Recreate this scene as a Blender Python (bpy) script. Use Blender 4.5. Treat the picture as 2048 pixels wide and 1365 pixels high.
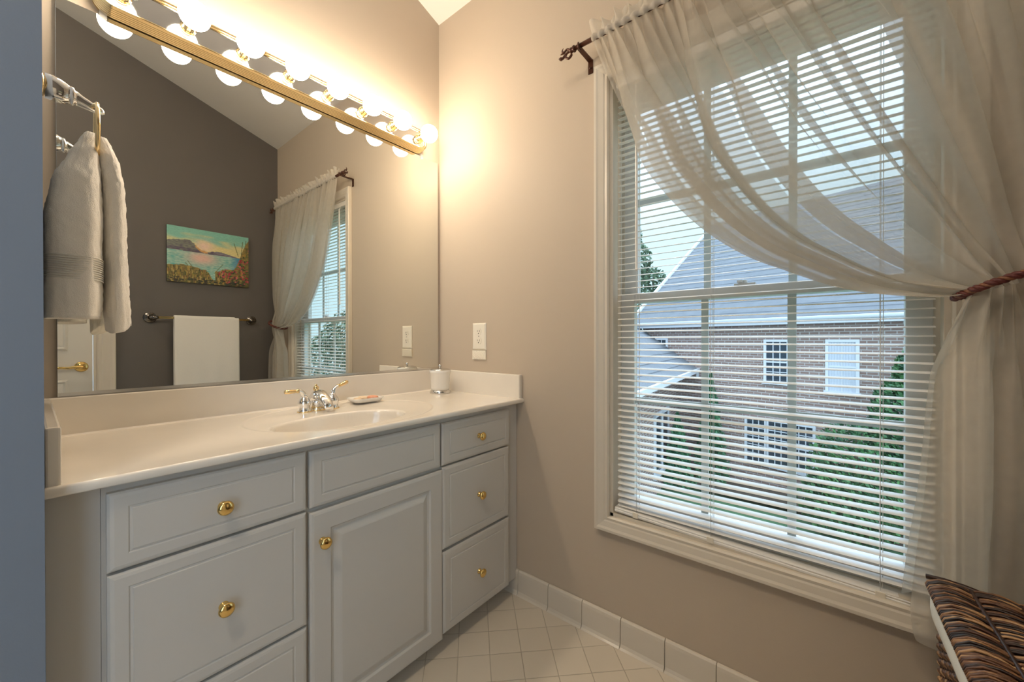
import bpy, bmesh, math, random
from mathutils import Vector, Matrix, noise
random.seed(7)
for o in list(bpy.data.objects):
    bpy.data.objects.remove(o)
SC = bpy.context.scene
COL = SC.collection
PI = math.pi

# ------------------------------------------------------------------ camera
CAM = Vector((-1.40, -1.6499, 1.1471))
def make_camera():
    yaw, pit, rol = (math.radians(v) for v in (39.2959, -0.2085, -0.0902))
    fw = Vector((math.cos(yaw) * math.cos(pit), math.sin(yaw) * math.cos(pit), math.sin(pit)))
    r = Vector((math.sin(yaw), -math.cos(yaw), 0))
    u = r.cross(fw)
    c, s = math.cos(rol), math.sin(rol)
    r2, u2 = r * c + u * s, u * c - r * s
    m = Matrix(((r2.x, u2.x, -fw.x, CAM.x), (r2.y, u2.y, -fw.y, CAM.y), (r2.z, u2.z, -fw.z, CAM.z), (0, 0, 0, 1)))
    cd = bpy.data.cameras.new('camera')
    cd.sensor_fit = 'HORIZONTAL'
    cd.sensor_width = 36.0
    cd.lens = 789.4617 / 2048 * 36.0
    cd.clip_start = 0.01
    cd.clip_end = 500
    co = bpy.data.objects.new('camera', cd)
    COL.objects.link(co)
    co.matrix_world = m
    SC.camera = co
make_camera()

# ------------------------------------------------------------------ sky and exposure
SKY_LOW = (0.58, 0.80, 0.89)
SKY_TOP = (1.9, 2.3, 2.8)
SKY_STRENGTH = 1.0
BULB_COLOR = (1.0, 0.84, 0.65)
BULB_STRENGTH = 34.0
FILL_DOME_STRENGTH = 48.0
w = bpy.data.worlds.new('sky')
SC.world = w
w.use_nodes = True
wn, wl = w.node_tree.nodes, w.node_tree.links
bg = wn['Background']
# hazy sky: pale cyan low in the east (+x), brighter towards the zenith and on the sun's side (south-west)
_tc = wn.new('ShaderNodeTexCoord'); _sp = wn.new('ShaderNodeSeparateXYZ')
wl.new(_tc.outputs['Generated'], _sp.inputs[0])
def _range(sock, a0, a1):
    r = wn.new('ShaderNodeMapRange'); r.interpolation_type = 'SMOOTHSTEP'
    r.inputs[1].default_value = a0; r.inputs[2].default_value = a1
    wl.new(sock, r.inputs[0]); return r.outputs[0]
_up = _range(_sp.outputs[2], 0.20, 0.65)
_dt = wn.new('ShaderNodeVectorMath'); _dt.operation = 'DOT_PRODUCT'; _dt.inputs[1].default_value = (-0.75, -0.66, 0.0); wl.new(_tc.outputs['Generated'], _dt.inputs[0])
_sun = _range(_dt.outputs['Value'], 0.35, 0.85)
_mx = wn.new('ShaderNodeMath'); _mx.operation = 'MAXIMUM'; wl.new(_up, _mx.inputs[0]); wl.new(_sun, _mx.inputs[1])
_mc = wn.new('ShaderNodeMix'); _mc.data_type = 'RGBA'
_mc.inputs[6].default_value = (*SKY_LOW, 1); _mc.inputs[7].default_value = (*SKY_TOP, 1)
wl.new(_mx.outputs[0], _mc.inputs[0])
wl.new(_mc.outputs[2], bg.inputs['Color'])
bg.inputs['Strength'].default_value = SKY_STRENGTH
SC.view_settings.view_transform = 'Standard'
SC.view_settings.look = 'None'
SC.view_settings.gamma = 1.0
SC.view_settings.use_curve_mapping = False
SC.view_settings.exposure = 0.64
SC.cycles.use_denoising = True
SC.cycles.max_bounces = 14
SC.cycles.diffuse_bounces = 6
SC.cycles.glossy_bounces = 6
SC.cycles.transparent_max_bounces = 48
SC.cycles.sample_clamp_indirect = 6.0
SC.cycles.caustics_reflective = True

# ------------------------------------------------------------------ materials
def node_mat(name):
    m = bpy.data.materials.new(name)
    m.use_nodes = True
    nt = m.node_tree
    return m, nt.nodes, nt.links, nt.nodes['Principled BSDF']
def pmat(name, col, rough=0.5, metal=0.0, var=0.04, nscale=30.0, bump=0.0, bscale=200.0, spec=0.5, coat=0.0, sheen=0.0):
    m, n, l, b = node_mat(name)
    tc = n.new('ShaderNodeTexCoord')
    nz = n.new('ShaderNodeTexNoise')
    nz.inputs['Scale'].default_value = nscale
    nz.inputs['Detail'].default_value = 4
    l.new(tc.outputs['Object'], nz.inputs['Vector'])
    mx = n.new('ShaderNodeMix'); mx.data_type = 'RGBA'
    c0 = [max(0, c * (1 - var)) for c in col]; c1 = [min(1, c * (1 + var)) for c in col]
    mx.inputs[6].default_value = (*c0, 1); mx.inputs[7].default_value = (*c1, 1)
    l.new(nz.outputs['Fac'], mx.inputs[0])
    l.new(mx.outputs[2], b.inputs['Base Color'])
    b.inputs['Roughness'].default_value = rough
    b.inputs['Metallic'].default_value = metal
    b.inputs['Specular IOR Level'].default_value = spec
    b.inputs['Coat Weight'].default_value = coat
    b.inputs['Sheen Weight'].default_value = sheen
    if bump > 0:
        n2 = n.new('ShaderNodeTexNoise'); n2.inputs['Scale'].default_value = bscale; n2.inputs['Detail'].default_value = 3
        l.new(tc.outputs['Object'], n2.inputs['Vector'])
        bp = n.new('ShaderNodeBump'); bp.inputs['Strength'].default_value = bump; bp.inputs['Distance'].default_value = 0.002
        l.new(n2.outputs['Fac'], bp.inputs['Height'])
        l.new(bp.outputs['Normal'], b.inputs['Normal'])
    return m
M = {}
M['paint'] = pmat('taupe_wall_paint', (0.520, 0.436, 0.340), 0.62, var=0.015, nscale=3, bump=0.12, bscale=260, spec=0.3)
M['accent'] = pmat('dark_grey_taupe_paint', (0.140, 0.126, 0.115), 0.6, var=0.05, nscale=3, bump=0.12, bscale=260, spec=0.3)
M['bluegrey'] = pmat('blue_grey_wall_paint', (0.185, 0.215, 0.262), 0.6, var=0.03, nscale=3, bump=0.12, bscale=260, spec=0.3)
M['ceiling'] = pmat('white_ceiling_paint', (0.82, 0.79, 0.74), 0.8, var=0.01, nscale=5, bump=0.1, spec=0.2)
M['trim'] = pmat('cream_trim_paint', (0.67, 0.605, 0.505), 0.35, var=0.02, nscale=12)
M['door'] = pmat('cream_door_paint', (0.70, 0.67, 0.60), 0.4, var=0.02, nscale=12)
M['cab'] = pmat('white_cabinet_paint', (0.545, 0.525, 0.485), 0.38, var=0.015, nscale=10)
M['marble'] = pmat('cream_cultured_marble', (0.80, 0.74, 0.65), 0.12, var=0.05, nscale=9, spec=0.5, coat=0.3)
M['basetile'] = pmat('white_glazed_base_tile', (0.67, 0.61, 0.515), 0.15, var=0.02, nscale=6)
M['grout'] = pmat('grey_grout', (0.36, 0.32, 0.27), 0.9)
M['brass'] = pmat('polished_brass', (0.86, 0.60, 0.22), 0.14, 1.0, var=0.03)
M['palebrass'] = pmat('pale_brass', (0.86, 0.66, 0.36), 0.16, 1.0, var=0.03)
M['chrome'] = pmat('chrome', (0.84, 0.84, 0.84), 0.06, 1.0, var=0.02)
M['nickel'] = pmat('brushed_nickel', (0.72, 0.70, 0.67), 0.2, 1.0, var=0.03)
M['darkmetal'] = pmat('tarnished_dark_metal', (0.30, 0.27, 0.24), 0.22, 1.0, var=0.1)
M['bronze'] = pmat('dark_bronze', (0.085, 0.03, 0.016), 0.28, 0.35, var=0.5, nscale=25)
M['vinyl'] = pmat('white_vinyl', (0.72, 0.70, 0.66), 0.35, var=0.01)
M['slat'] = pmat('white_aluminium_slat', (0.86, 0.84, 0.80), 0.34, var=0.01)
M['cord'] = pmat('white_cord', (0.75, 0.73, 0.70), 0.6)
M['plastic'] = pmat('ivory_plastic', (0.80, 0.74, 0.62), 0.3, var=0.01)
M['slot'] = pmat('dark_slot', (0.05, 0.04, 0.03), 0.7)
M['ceramic'] = pmat('white_ceramic', (0.80, 0.77, 0.71), 0.12, var=0.01, coat=0.3)
M['towel'] = pmat('white_terry', (0.86, 0.82, 0.75), 0.95, var=0.03, nscale=150, bump=0.55, bscale=420, sheen=0.4)
M['soap1'] = pmat('peach_soap', (0.72, 0.33, 0.20), 0.4, var=0.1)
M['soap2'] = pmat('cream_soap', (0.80, 0.62, 0.42), 0.4, var=0.1)
M['liner'] = pmat('cream_cotton_liner', (0.72, 0.70, 0.64), 0.9, var=0.03, nscale=80, bump=0.3, bscale=500)
M['maroon'] = pmat('maroon_rope', (0.10, 0.016, 0.012), 0.5, var=0.3, nscale=90)
M['goldcord'] = pmat('gold_rope', (0.20, 0.075, 0.035), 0.45, var=0.3, nscale=90)
M['bark'] = pmat('bark', (0.10, 0.075, 0.05), 0.9, var=0.4)
M['shingle'] = pmat('grey_shingle', (0.15, 0.165, 0.18), 0.9, var=0.2, nscale=4)
M['housewhite'] = pmat('white_house_trim', (0.58, 0.61, 0.64), 0.5)
M['curtainwhite'] = pmat('white_window_drape', (0.46, 0.50, 0.55), 0.9)
M['houseglass'] = pmat('dark_house_glass', (0.035, 0.05, 0.065), 0.06)
M['lawn'] = pmat('lawn_green', (0.07, 0.155, 0.07), 0.95, var=0.5, nscale=3, bump=0.6, bscale=60)
M['mulch'] = pmat('dark_mulch', (0.09, 0.07, 0.05), 0.95, var=0.5)
def mix_leaf(name, a, b, scale=1.5):
    m, n, l, p = node_mat(name)
    tc = n.new('ShaderNodeTexCoord'); nz = n.new('ShaderNodeTexNoise'); nz.inputs['Scale'].default_value = scale; nz.inputs['Detail'].default_value = 6
    l.new(tc.outputs['Object'], nz.inputs['Vector'])
    cr = n.new('ShaderNodeValToRGB'); cr.color_ramp.elements[0].position = 0.35; cr.color_ramp.elements[1].position = 0.65
    cr.color_ramp.elements[0].color = (*a, 1); cr.color_ramp.elements[1].color = (*b, 1)
    l.new(nz.outputs['Fac'], cr.inputs[0]); l.new(cr.outputs[0], p.inputs['Base Color'])
    p.inputs['Roughness'].default_value = 0.6
    return m
M['leaf'] = mix_leaf('broad_leaf_green', (0.03, 0.10, 0.03), (0.13, 0.30, 0.08), 3)
M['needle'] = mix_leaf('conifer_green', (0.02, 0.10, 0.05), (0.07, 0.22, 0.09), 3)
M['hedge'] = mix_leaf('hedge_green', (0.014, 0.065, 0.028), (0.075, 0.20, 0.06), 3)
M['olive'] = mix_leaf('grey_green_leaf', (0.05, 0.09, 0.055), (0.13, 0.20, 0.11), 2)

def mirror_mat():
    m, n, l, b = node_mat('mirror_silver')
    n.remove(b)
    g = n.new('ShaderNodeBsdfGlossy'); g.inputs['Color'].default_value = (0.84, 0.85, 0.82, 1); g.inputs['Roughness'].default_value = 0.0
    l.new(g.outputs[0], n['Material Output'].inputs['Surface'])
    return m
M['mirror'] = mirror_mat()
def glass_mat():
    m, n, l, b = node_mat('window_glass')
    n.remove(b)
    t = n.new('ShaderNodeBsdfTransparent'); t.inputs['Color'].default_value = (0.95, 0.98, 0.99, 1)
    g = n.new('ShaderNodeBsdfGlossy'); g.inputs['Roughness'].default_value = 0.02
    lw = n.new('ShaderNodeLayerWeight'); lw.inputs['Blend'].default_value = 0.5
    pw = n.new('ShaderNodeMath'); pw.operation = 'POWER'; pw.inputs[1].default_value = 5.0; l.new(lw.outputs['Facing'], pw.inputs[0])
    fr = n.new('ShaderNodeMath'); fr.operation = 'MULTIPLY_ADD'; fr.inputs[1].default_value = 0.9; fr.inputs[2].default_value = 0.03; l.new(pw.outputs[0], fr.inputs[0])
    mx = n.new('ShaderNodeMixShader')
    l.new(fr.outputs[0], mx.inputs[0]); l.new(t.outputs[0], mx.inputs[1]); l.new(g.outputs[0], mx.inputs[2])
    l.new(mx.outputs[0], n['Material Output'].inputs['Surface'])
    return m
M['glass'] = glass_mat()
def sheer_mat(name, clear, col):
    m, n, l, b = node_mat(name)
    n.remove(b)
    tc = n.new('ShaderNodeTexCoord'); wv = n.new('ShaderNodeTexNoise'); wv.inputs['Scale'].default_value = 40
    l.new(tc.outputs['Object'], wv.inputs['Vector'])
    mr = n.new('ShaderNodeMapRange'); mr.inputs[3].default_value = 1 - clear - 0.04; mr.inputs[4].default_value = 1 - clear + 0.04
    l.new(wv.outputs['Fac'], mr.inputs[0])
    t = n.new('ShaderNodeBsdfTransparent')
    d = n.new('ShaderNodeBsdfDiffuse'); d.inputs['Color'].default_value = (*col, 1)
    tr = n.new('ShaderNodeBsdfTranslucent'); tr.inputs['Color'].default_value = (*col, 1)
    m1 = n.new('ShaderNodeMixShader'); m1.inputs[0].default_value = 0.5
    l.new(d.outputs[0], m1.inputs[1]); l.new(tr.outputs[0], m1.inputs[2])
    m2 = n.new('ShaderNodeMixShader')
    l.new(mr.outputs[0], m2.inputs[0]); l.new(t.outputs[0], m2.inputs[1]); l.new(m1.outputs[0], m2.inputs[2])
    l.new(m2.outputs[0], n['Material Output'].inputs['Surface'])
    return m
M['sheer'] = sheer_mat('sheer_ivory_voile', 0.47, (0.71, 0.665, 0.585))
M['header'] = sheer_mat('gathered_ivory_voile', 0.14, (0.82, 0.77, 0.68))
M['clearplastic'] = sheer_mat('clear_plastic', 0.6, (0.9, 0.9, 0.88))
def bulb_mat():
    m, n, l, b = node_mat('lit_frosted_bulb')
    b.inputs['Base Color'].default_value = (0.9, 0.88, 0.84, 1)
    b.inputs['Emission Color'].default_value = (*BULB_COLOR, 1)
    b.inputs['Emission Strength'].default_value = BULB_STRENGTH
    return m
M['bulb'] = bulb_mat()
M['dome'] = M['bulb'].copy(); M['dome'].name = 'fill_lamp_dome'
_b = M['dome'].node_tree.nodes['Principled BSDF']; _b.inputs['Emission Color'].default_value = (1.0, 0.84, 0.64, 1); _b.inputs['Emission Strength'].default_value = FILL_DOME_STRENGTH
def floor_mat():
    m, n, l, b = node_mat('diagonal_cream_floor_tile')
    tc = n.new('ShaderNodeTexCoord')
    sp = n.new('ShaderNodeSeparateXYZ'); l.new(tc.outputs['Object'], sp.inputs[0])
    def math_(op, a, bb=None):
        k = n.new('ShaderNodeMath'); k.operation = op
        for i, v in enumerate((a, bb)):
            if v is None: continue
            if isinstance(v, (int, float)): k.inputs[i].default_value = v
            else: l.new(v, k.inputs[i])
        return k.outputs[0]
    P = 0.1150
    s2 = math.sqrt(0.5)
    u = math_('MULTIPLY', math_('ADD', sp.outputs[0], sp.outputs[1]), s2)
    v = math_('MULTIPLY', math_('SUBTRACT', sp.outputs[0], sp.outputs[1]), s2)
    us = math_('DIVIDE', math_('ADD', u, 0.493 + 40 * P), P)
    vs = math_('DIVIDE', math_('ADD', v, -0.122 + 40 * P), P)
    def edge(q):
        fr = math_('FRACT', q)
        return math_('MINIMUM', fr, math_('SUBTRACT', 1.0, fr))
    e = math_('MINIMUM', edge(us), edge(vs))
    mr = n.new('ShaderNodeMapRange'); mr.inputs[1].default_value = 0.005; mr.inputs[2].default_value = 0.016
    l.new(e, mr.inputs[0])
    cm = n.new('ShaderNodeCombineXYZ'); l.new(math_('FLOOR', us), cm.inputs[0]); l.new(math_('FLOOR', vs), cm.inputs[1])
    wn_ = n.new('ShaderNodeTexWhiteNoise'); l.new(cm.outputs[0], wn_.inputs['Vector'])
    t = n.new('ShaderNodeMix'); t.data_type = 'RGBA'
    t.inputs[6].default_value = (0.64, 0.575, 0.475, 1); t.inputs[7].default_value = (0.68, 0.61, 0.505, 1)
    l.new(wn_.outputs['Value'], t.inputs[0])
    g = n.new('ShaderNodeMix'); g.data_type = 'RGBA'; g.inputs[6].default_value = (0.47, 0.41, 0.33, 1)
    l.new(mr.outputs[0], g.inputs[0]); l.new(t.outputs[2], g.inputs[7])
    l.new(g.outputs[2], b.inputs['Base Color'])
    b.inputs['Roughness'].default_value = 0.28
    bp = n.new('ShaderNodeBump'); bp.inputs['Strength'].default_value = 0.6; bp.inputs['Distance'].default_value = 0.002
    l.new(mr.outputs[0], bp.inputs['Height']); l.new(bp.outputs[0], b.inputs['Normal'])
    return m
M['floor'] = floor_mat()
def brick_mat():
    m, n, l, b = node_mat('brown_red_brick')
    tc = n.new('ShaderNodeTexCoord'); sp = n.new('ShaderNodeSeparateXYZ'); cb = n.new('ShaderNodeCombineXYZ')
    l.new(tc.outputs['Object'], sp.inputs[0]); l.new(sp.outputs[0], cb.inputs[0]); l.new(sp.outputs[2], cb.inputs[1])
    br = n.new('ShaderNodeTexBrick')
    br.inputs['Color1'].default_value = (0.205, 0.135, 0.11, 1); br.inputs['Color2'].default_value = (0.265, 0.18, 0.15, 1)
    br.inputs['Mortar'].default_value = (0.40, 0.38, 0.36, 1)
    br.inputs['Scale'].default_value = 1.0
    br.inputs['Brick Width'].default_value = 0.24; br.inputs['Row Height'].default_value = 0.085; br.inputs['Mortar Size'].default_value = 0.011
    l.new(cb.outputs[0], br.inputs['Vector']); l.new(br.outputs['Color'], b.inputs['Base Color'])
    b.inputs['Roughness'].default_value = 0.9
    return m
M['brick'] = brick_mat()
def wicker_mat():
    m, n, l, b = node_mat('two_tone_wicker')
    at = n.new('ShaderNodeAttribute'); at.attribute_name = 'strand'
    nz = n.new('ShaderNodeTexNoise'); nz.inputs['Scale'].default_value = 60
    tc = n.new('ShaderNodeTexCoord'); l.new(tc.outputs['Object'], nz.inputs['Vector'])
    ad = n.new('ShaderNodeMath'); ad.operation = 'ADD'
    sc = n.new('ShaderNodeMath'); sc.operation = 'MULTIPLY_ADD'; sc.inputs[1].default_value = 0.5; sc.inputs[2].default_value = -0.25
    l.new(nz.outputs['Fac'], sc.inputs[0]); l.new(at.outputs['Fac'], ad.inputs[0]); l.new(sc.outputs[0], ad.inputs[1])
    cr = n.new('ShaderNodeValToRGB')
    e = cr.color_ramp.elements
    e[0].position = 0.12; e[0].color = (0.018, 0.007, 0.004, 1)
    e[1].position = 0.95; e[1].color = (0.46, 0.27, 0.13, 1)
    x = e.new(0.48); x.color = (0.075, 0.026, 0.011, 1)
    x = e.new(0.78); x.color = (0.24, 0.115, 0.05, 1)
    l.new(ad.outputs[0], cr.inputs[0]); l.new(cr.outputs[0], b.inputs['Base Color'])
    b.inputs['Roughness'].default_value = 0.38
    return m
M['wicker'] = wicker_mat()
M['darkwicker'] = pmat('dark_wicker_rib', (0.035, 0.012, 0.006), 0.4, var=0.5, nscale=60)
def paint_mat():
    m, n, l, b = node_mat('painted_canvas')
    at = n.new('ShaderNodeAttribute'); at.attribute_name = 'paint'
    nz = n.new('ShaderNodeTexNoise'); nz.inputs['Scale'].default_value = 70; nz.inputs['Detail'].default_value = 5
    tc = n.new('ShaderNodeTexCoord'); mp = n.new('ShaderNodeMapping'); mp.inputs['Scale'].default_value = (1, 1, 2.5)
    l.new(tc.outputs['Object'], mp.inputs[0]); l.new(mp.outputs[0], nz.inputs['Vector'])
    hs = n.new('ShaderNodeHueSaturation'); l.new(at.outputs['Color'], hs.inputs['Color'])
    mr = n.new('ShaderNodeMapRange'); mr.inputs[3].default_value = 0.75; mr.inputs[4].default_value = 1.25
    l.new(nz.outputs['Fac'], mr.inputs[0]); l.new(mr.outputs[0], hs.inputs['Value'])
    l.new(hs.outputs[0], b.inputs['Base Color']); b.inputs['Roughness'].default_value = 0.5
    bp = n.new('ShaderNodeBump'); bp.inputs['Strength'].default_value = 0.5; bp.inputs['Distance'].default_value = 0.002
    l.new(nz.outputs['Fac'], bp.inputs['Height']); l.new(bp.outputs[0], b.inputs['Normal'])
    return m
M['canvaspaint'] = paint_mat()

# ------------------------------------------------------------------ mesh helpers (world coordinates in, local out)
ORG = {}
def thing(name, label, cat, loc, group=None, kind=None):
    o = bpy.data.objects.new(name, None)
    o.empty_display_size = 0.05
    COL.objects.link(o)
    o.location = loc
    ORG[o.name] = Vector(loc)
    if label: o['label'] = label
    if cat: o['category'] = cat
    if group: o['group'] = group
    if kind: o['kind'] = kind
    return o
class MB:
    def __init__(s):
        s.v = []; s.f = []; s.sm = []; s.col = []; s.c = 0.5
    def add(s, vs, fs, smooth=False):
        b = len(s.v)
        s.v += [tuple(v) for v in vs]
        s.col += [s.c] * len(vs)
        for f in fs:
            s.f.append([b + i for i in f]); s.sm.append(smooth)
        return s
    def box(s, a, b):
        x0, y0, z0 = (min(p, q) for p, q in zip(a, b)); x1, y1, z1 = (max(p, q) for p, q in zip(a, b))
        vs = [(x0, y0, z0), (x1, y0, z0), (x1, y1, z0), (x0, y1, z0), (x0, y0, z1), (x1, y0, z1), (x1, y1, z1), (x0, y1, z1)]
        return s.add(vs, [(3, 2, 1, 0), (4, 5, 6, 7), (0, 1, 5, 4), (1, 2, 6, 5), (2, 3, 7, 6), (3, 0, 4, 7)])
    def loft(s, rings, closed=True, caps=True, smooth=True):
        n = len(rings[0]); vs = [p for r in rings for p in r]; fs = []
        for i in range(len(rings) - 1):
            for j in range(n if closed else n - 1):
                k = (j + 1) % n
                fs.append((i * n + j, i * n + k, (i + 1) * n + k, (i + 1) * n + j))
        if caps and closed:
            fs.append(tuple(range(n - 1, -1, -1))); fs.append(tuple((len(rings) - 1) * n + j for j in range(n)))
        return s.add(vs, fs, smooth)
    def tube(s, pts, r, n=8, closed=False, caps=True, smooth=True):
        P = [Vector(p) for p in pts]; R = r if hasattr(r, '__len__') else [r] * len(P)
        rings = []; N = len(P); ref = None
        for i in range(N):
            if closed: t = P[(i + 1) % N] - P[i - 1]
            else: t = P[min(i + 1, N - 1)] - P[max(i - 1, 0)]
            if t.length < 1e-9: t = Vector((0, 0, 1))
            t.normalize()
            if ref is None:
                ref = Vector((0, 0, 1)) if abs(t.z) < 0.9 else Vector((1, 0, 0))
            a = ref - t * ref.dot(t)
            if a.length < 1e-6: a = t.orthogonal()
            a.normalize(); ref = a; b = t.cross(a)
            rings.append([P[i] + (a * math.cos(2 * PI * k / n) + b * math.sin(2 * PI * k / n)) * R[i] for k in range(n)])
        if closed: rings.append(rings[0]); caps = False
        return s.loft(rings, True, caps, smooth)
    def lathe(s, prof, origin, axis=(0, 0, 1), n=28, smooth=True, caps=True):
        ax = Vector(axis).normalized(); a = ax.orthogonal().normalized(); b = ax.cross(a); o = Vector(origin)
        rings = [[o + ax * h + (a * math.cos(2 * PI * k / n) + b * math.sin(2 * PI * k / n)) * max(r, 1e-5) for k in range(n)] for r, h in prof]
        return s.loft(rings, True, caps, smooth)
    def grid(s, fn, nu, nv, smooth=True):
        vs = [fn(i / nu, j / nv) for i in range(nu + 1) for j in range(nv + 1)]
        fs = [(i * (nv + 1) + j, (i + 1) * (nv + 1) + j, (i + 1) * (nv + 1) + j + 1, i * (nv + 1) + j + 1) for i in range(nu) for j in range(nv)]
        return s.add(vs, fs, smooth)
    def prism(s, poly, d):
        n = len(poly); d = Vector(d)
        vs = [Vector(p) for p in poly] + [Vector(p) + d for p in poly]
        fs = [tuple(range(n - 1, -1, -1)), tuple(range(n, 2 * n))] + [(i, (i + 1) % n, n + (i + 1) % n, n + i) for i in range(n)]
        return s.add(vs, fs)
    def sphere(s, c, r, n=24, m=14, sx=1, sy=1, sz=1):
        rings = []
        for i in range(m + 1):
            t = PI * i / m
            rr = max(math.sin(t), 1e-4)
            rings.append([(c[0] + sx * r * rr * math.cos(2 * PI * k / n), c[1] + sy * r * rr * math.sin(2 * PI * k / n), c[2] - sz * r * math.cos(t)) for k in range(n)])
        return s.loft(rings, True, True, True)
    def build(s, name, mat, parent=None, org=None, bevel=0, label=None, cat=None, group=None, kind=None, attr=False, seg=2):
        if parent is not None: org = ORG[parent.name]
        elif org is None: org = Vector((0, 0, 0))
        org = Vector(org)
        me = bpy.data.meshes.new(name)
        me.from_pydata([(p[0] - org.x, p[1] - org.y, p[2] - org.z) for p in s.v], [], s.f)
        me.polygons.foreach_set('use_smooth', s.sm)
        mats = mat if isinstance(mat, (list, tuple)) else [mat]
        for q in mats: me.materials.append(q)
        if attr:
            a = me.attributes.new('strand', 'FLOAT', 'POINT'); a.data.foreach_set('value', s.col)
        bm = bmesh.new(); bm.from_mesh(me); bmesh.ops.recalc_face_normals(bm, faces=bm.faces); bm.to_mesh(me); bm.free()
        me.update()
        o = bpy.data.objects.new(name, me)
        COL.objects.link(o)
        if parent is not None: o.parent = parent
        else: o.location = org
        ORG[o.name] = org
        if bevel > 0:
            b = o.modifiers.new('bevel', 'BEVEL'); b.width = bevel; b.segments = seg; b.limit_method = 'ANGLE'; b.angle_limit = math.radians(40)
        for k, v in (('label', label), ('category', cat), ('group', group), ('kind', kind)):
            if v: o[k] = v
        return o
def dup(o, parent, off):
    c = o.copy(); COL.objects.link(c); c.parent = parent
    c.location = Vector(o.location) + Vector(off)
    ORG[c.name] = ORG[o.name] + Vector(off)
    return c
def arc(c, r, a0, a1, n, ax1, ax2):
    c, ax1, ax2 = Vector(c), Vector(ax1), Vector(ax2)
    return [c + ax1 * r * math.cos(math.radians(a0 + (a1 - a0) * i / n)) + ax2 * r * math.sin(math.radians(a0 + (a1 - a0) * i / n)) for i in range(n + 1)]
def smooth_path(pts, n=8):
    P = [Vector(p) for p in pts]; out = []
    for i in range(len(P) - 1):
        p0, p1, p2, p3 = P[max(i - 1, 0)], P[i], P[i + 1], P[min(i + 2, len(P) - 1)]
        for k in range(n):
            t = k / n
            out.append(0.5 * ((2 * p1) + (p2 - p0) * t + (2 * p0 - 5 * p1 + 4 * p2 - p3) * t * t + (3 * p1 - p0 - 3 * p2 + p3) * t ** 3))
    out.append(P[-1])
    return out
def lerp(a, b, t): return a + (b - a) * t
def sstep(a, b, x):
    t = max(0, min(1, (x - a) / (b - a))); return t * t * (3 - 2 * t)

# ------------------------------------------------------------------ room shell
ZC, SL = 2.8385, 0.3319
XL = -3.60            # far left wall
YF = -2.20            # dark wall opposite the mirror
def ceil_z(x): return ZC - SL * x
def S(mb, name, mat, bevel=0): return mb.build(name, mat, None, None, bevel, kind='structure')
S(MB().prism([(0.14, 0.14, -0.1), (XL - 0.14, 0.14, -0.1), (XL - 0.14, YF - 0.14, -0.1), (0.14, YF - 0.14, -0.1)], (0, 0, 0.1)), 'floor', M['floor'])
S(MB().prism([(0.14, 0.14, ceil_z(0.14)), (XL - 0.14, 0.14, ceil_z(XL - 0.14)), (XL - 0.14, 0.14, ceil_z(XL - 0.14) + 0.12), (0.14, 0.14, ceil_z(0.14) + 0.12)], (0, YF - 0.28, 0)), 'ceiling', M['ceiling'])
def wall_poly(y0, y1, name, mat, x0=XL, x1=0.0):
    S(MB().prism([(x0, y0, 0), (x1, y0, 0), (x1, y0, ceil_z(x1)), (x0, y0, ceil_z(x0))], (0, y1 - y0, 0)), name, mat)
wall_poly(0.0, 0.14, 'wall_back', M['paint'], x0=-1.385)
wall_poly(-0.62, 0.14, 'wall_left', M['bluegrey'], x1=-1.385)
# dark wall with a door opening
DX0, DX1, DZ = -1.96, -1.115, 2.05
VX0, VX1, VZ0, VZ1 = -3.35, -2.12, 0.45, 2.75     # second window added out of frame, to let in fill daylight
mb = MB()
mb.prism([(XL, YF, 0), (VX0, YF, 0), (VX0, YF, ceil_z(VX0)), (XL, YF, ceil_z(XL))], (0, -0.14, 0))
mb.prism([(VX0, YF, 0), (VX1, YF, 0), (VX1, YF, VZ0), (VX0, YF, VZ0)], (0, -0.14, 0))
mb.prism([(VX0, YF, VZ1), (VX1, YF, VZ1), (VX1, YF, ceil_z(VX1)), (VX0, YF, ceil_z(VX0))], (0, -0.14, 0))
mb.prism([(VX1, YF, 0), (DX0, YF, 0), (DX0, YF, ceil_z(DX0)), (VX1, YF, ceil_z(VX1))], (0, -0.14, 0))
mb.prism([(DX0, YF, DZ), (DX1, YF, DZ), (DX1, YF, ceil_z(DX1)), (DX0, YF, ceil_z(DX0))], (0, -0.14, 0))
mb.prism([(DX1, YF, 0), (0, YF, 0), (0, YF, ZC), (DX1, YF, ceil_z(DX1))], (0, -0.14, 0))
S(mb, 'wall_front', M['accent'])
# window wall with the window opening
WY0, WY1, WZ0, WZ1 = -0.987, -1.866, 0.476, 2.138
mb = MB()
mb.box((0, 0.14, 0), (0.14, WY0, ZC)); mb.box((0, WY1, 0), (0.14, YF - 0.14, ZC))
mb.box((0, WY0, 0), (0.14, WY1, WZ0)); mb.box((0, WY0, WZ1), (0.14, WY1, ZC))
S(mb, 'wall_right', M['paint'])
S(MB().box((XL, -0.62, 0), (XL - 0.14, YF - 0.14, ceil_z(XL))), 'wall_far_left', M['bluegrey'])
w2 = thing('fill_window', None, None, (-2.73, YF, VZ0), kind='structure')
mb = MB()
mb.box((VX0 - 0.05, YF, VZ0 - 0.05), (VX0 + 0.02, YF + 0.015, VZ1 + 0.05)); mb.box((VX1 - 0.02, YF, VZ0 - 0.05), (VX1 + 0.05, YF + 0.015, VZ1 + 0.05))
mb.box((VX0, YF, VZ1 - 0.02), (VX1, YF + 0.015, VZ1 + 0.05)); mb.box((VX0, YF, VZ0 - 0.05), (VX1, YF + 0.03, VZ0))
mb.build('casing', M['trim'], w2)
mb = MB(); mb.box((VX0, YF - 0.06, 1.58), (VX1, YF - 0.10, 1.62)); mb.box((-2.755, YF - 0.06, VZ0), (-2.715, YF - 0.10, VZ1))
mb.build('muntin', M['trim'], w2)
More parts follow.
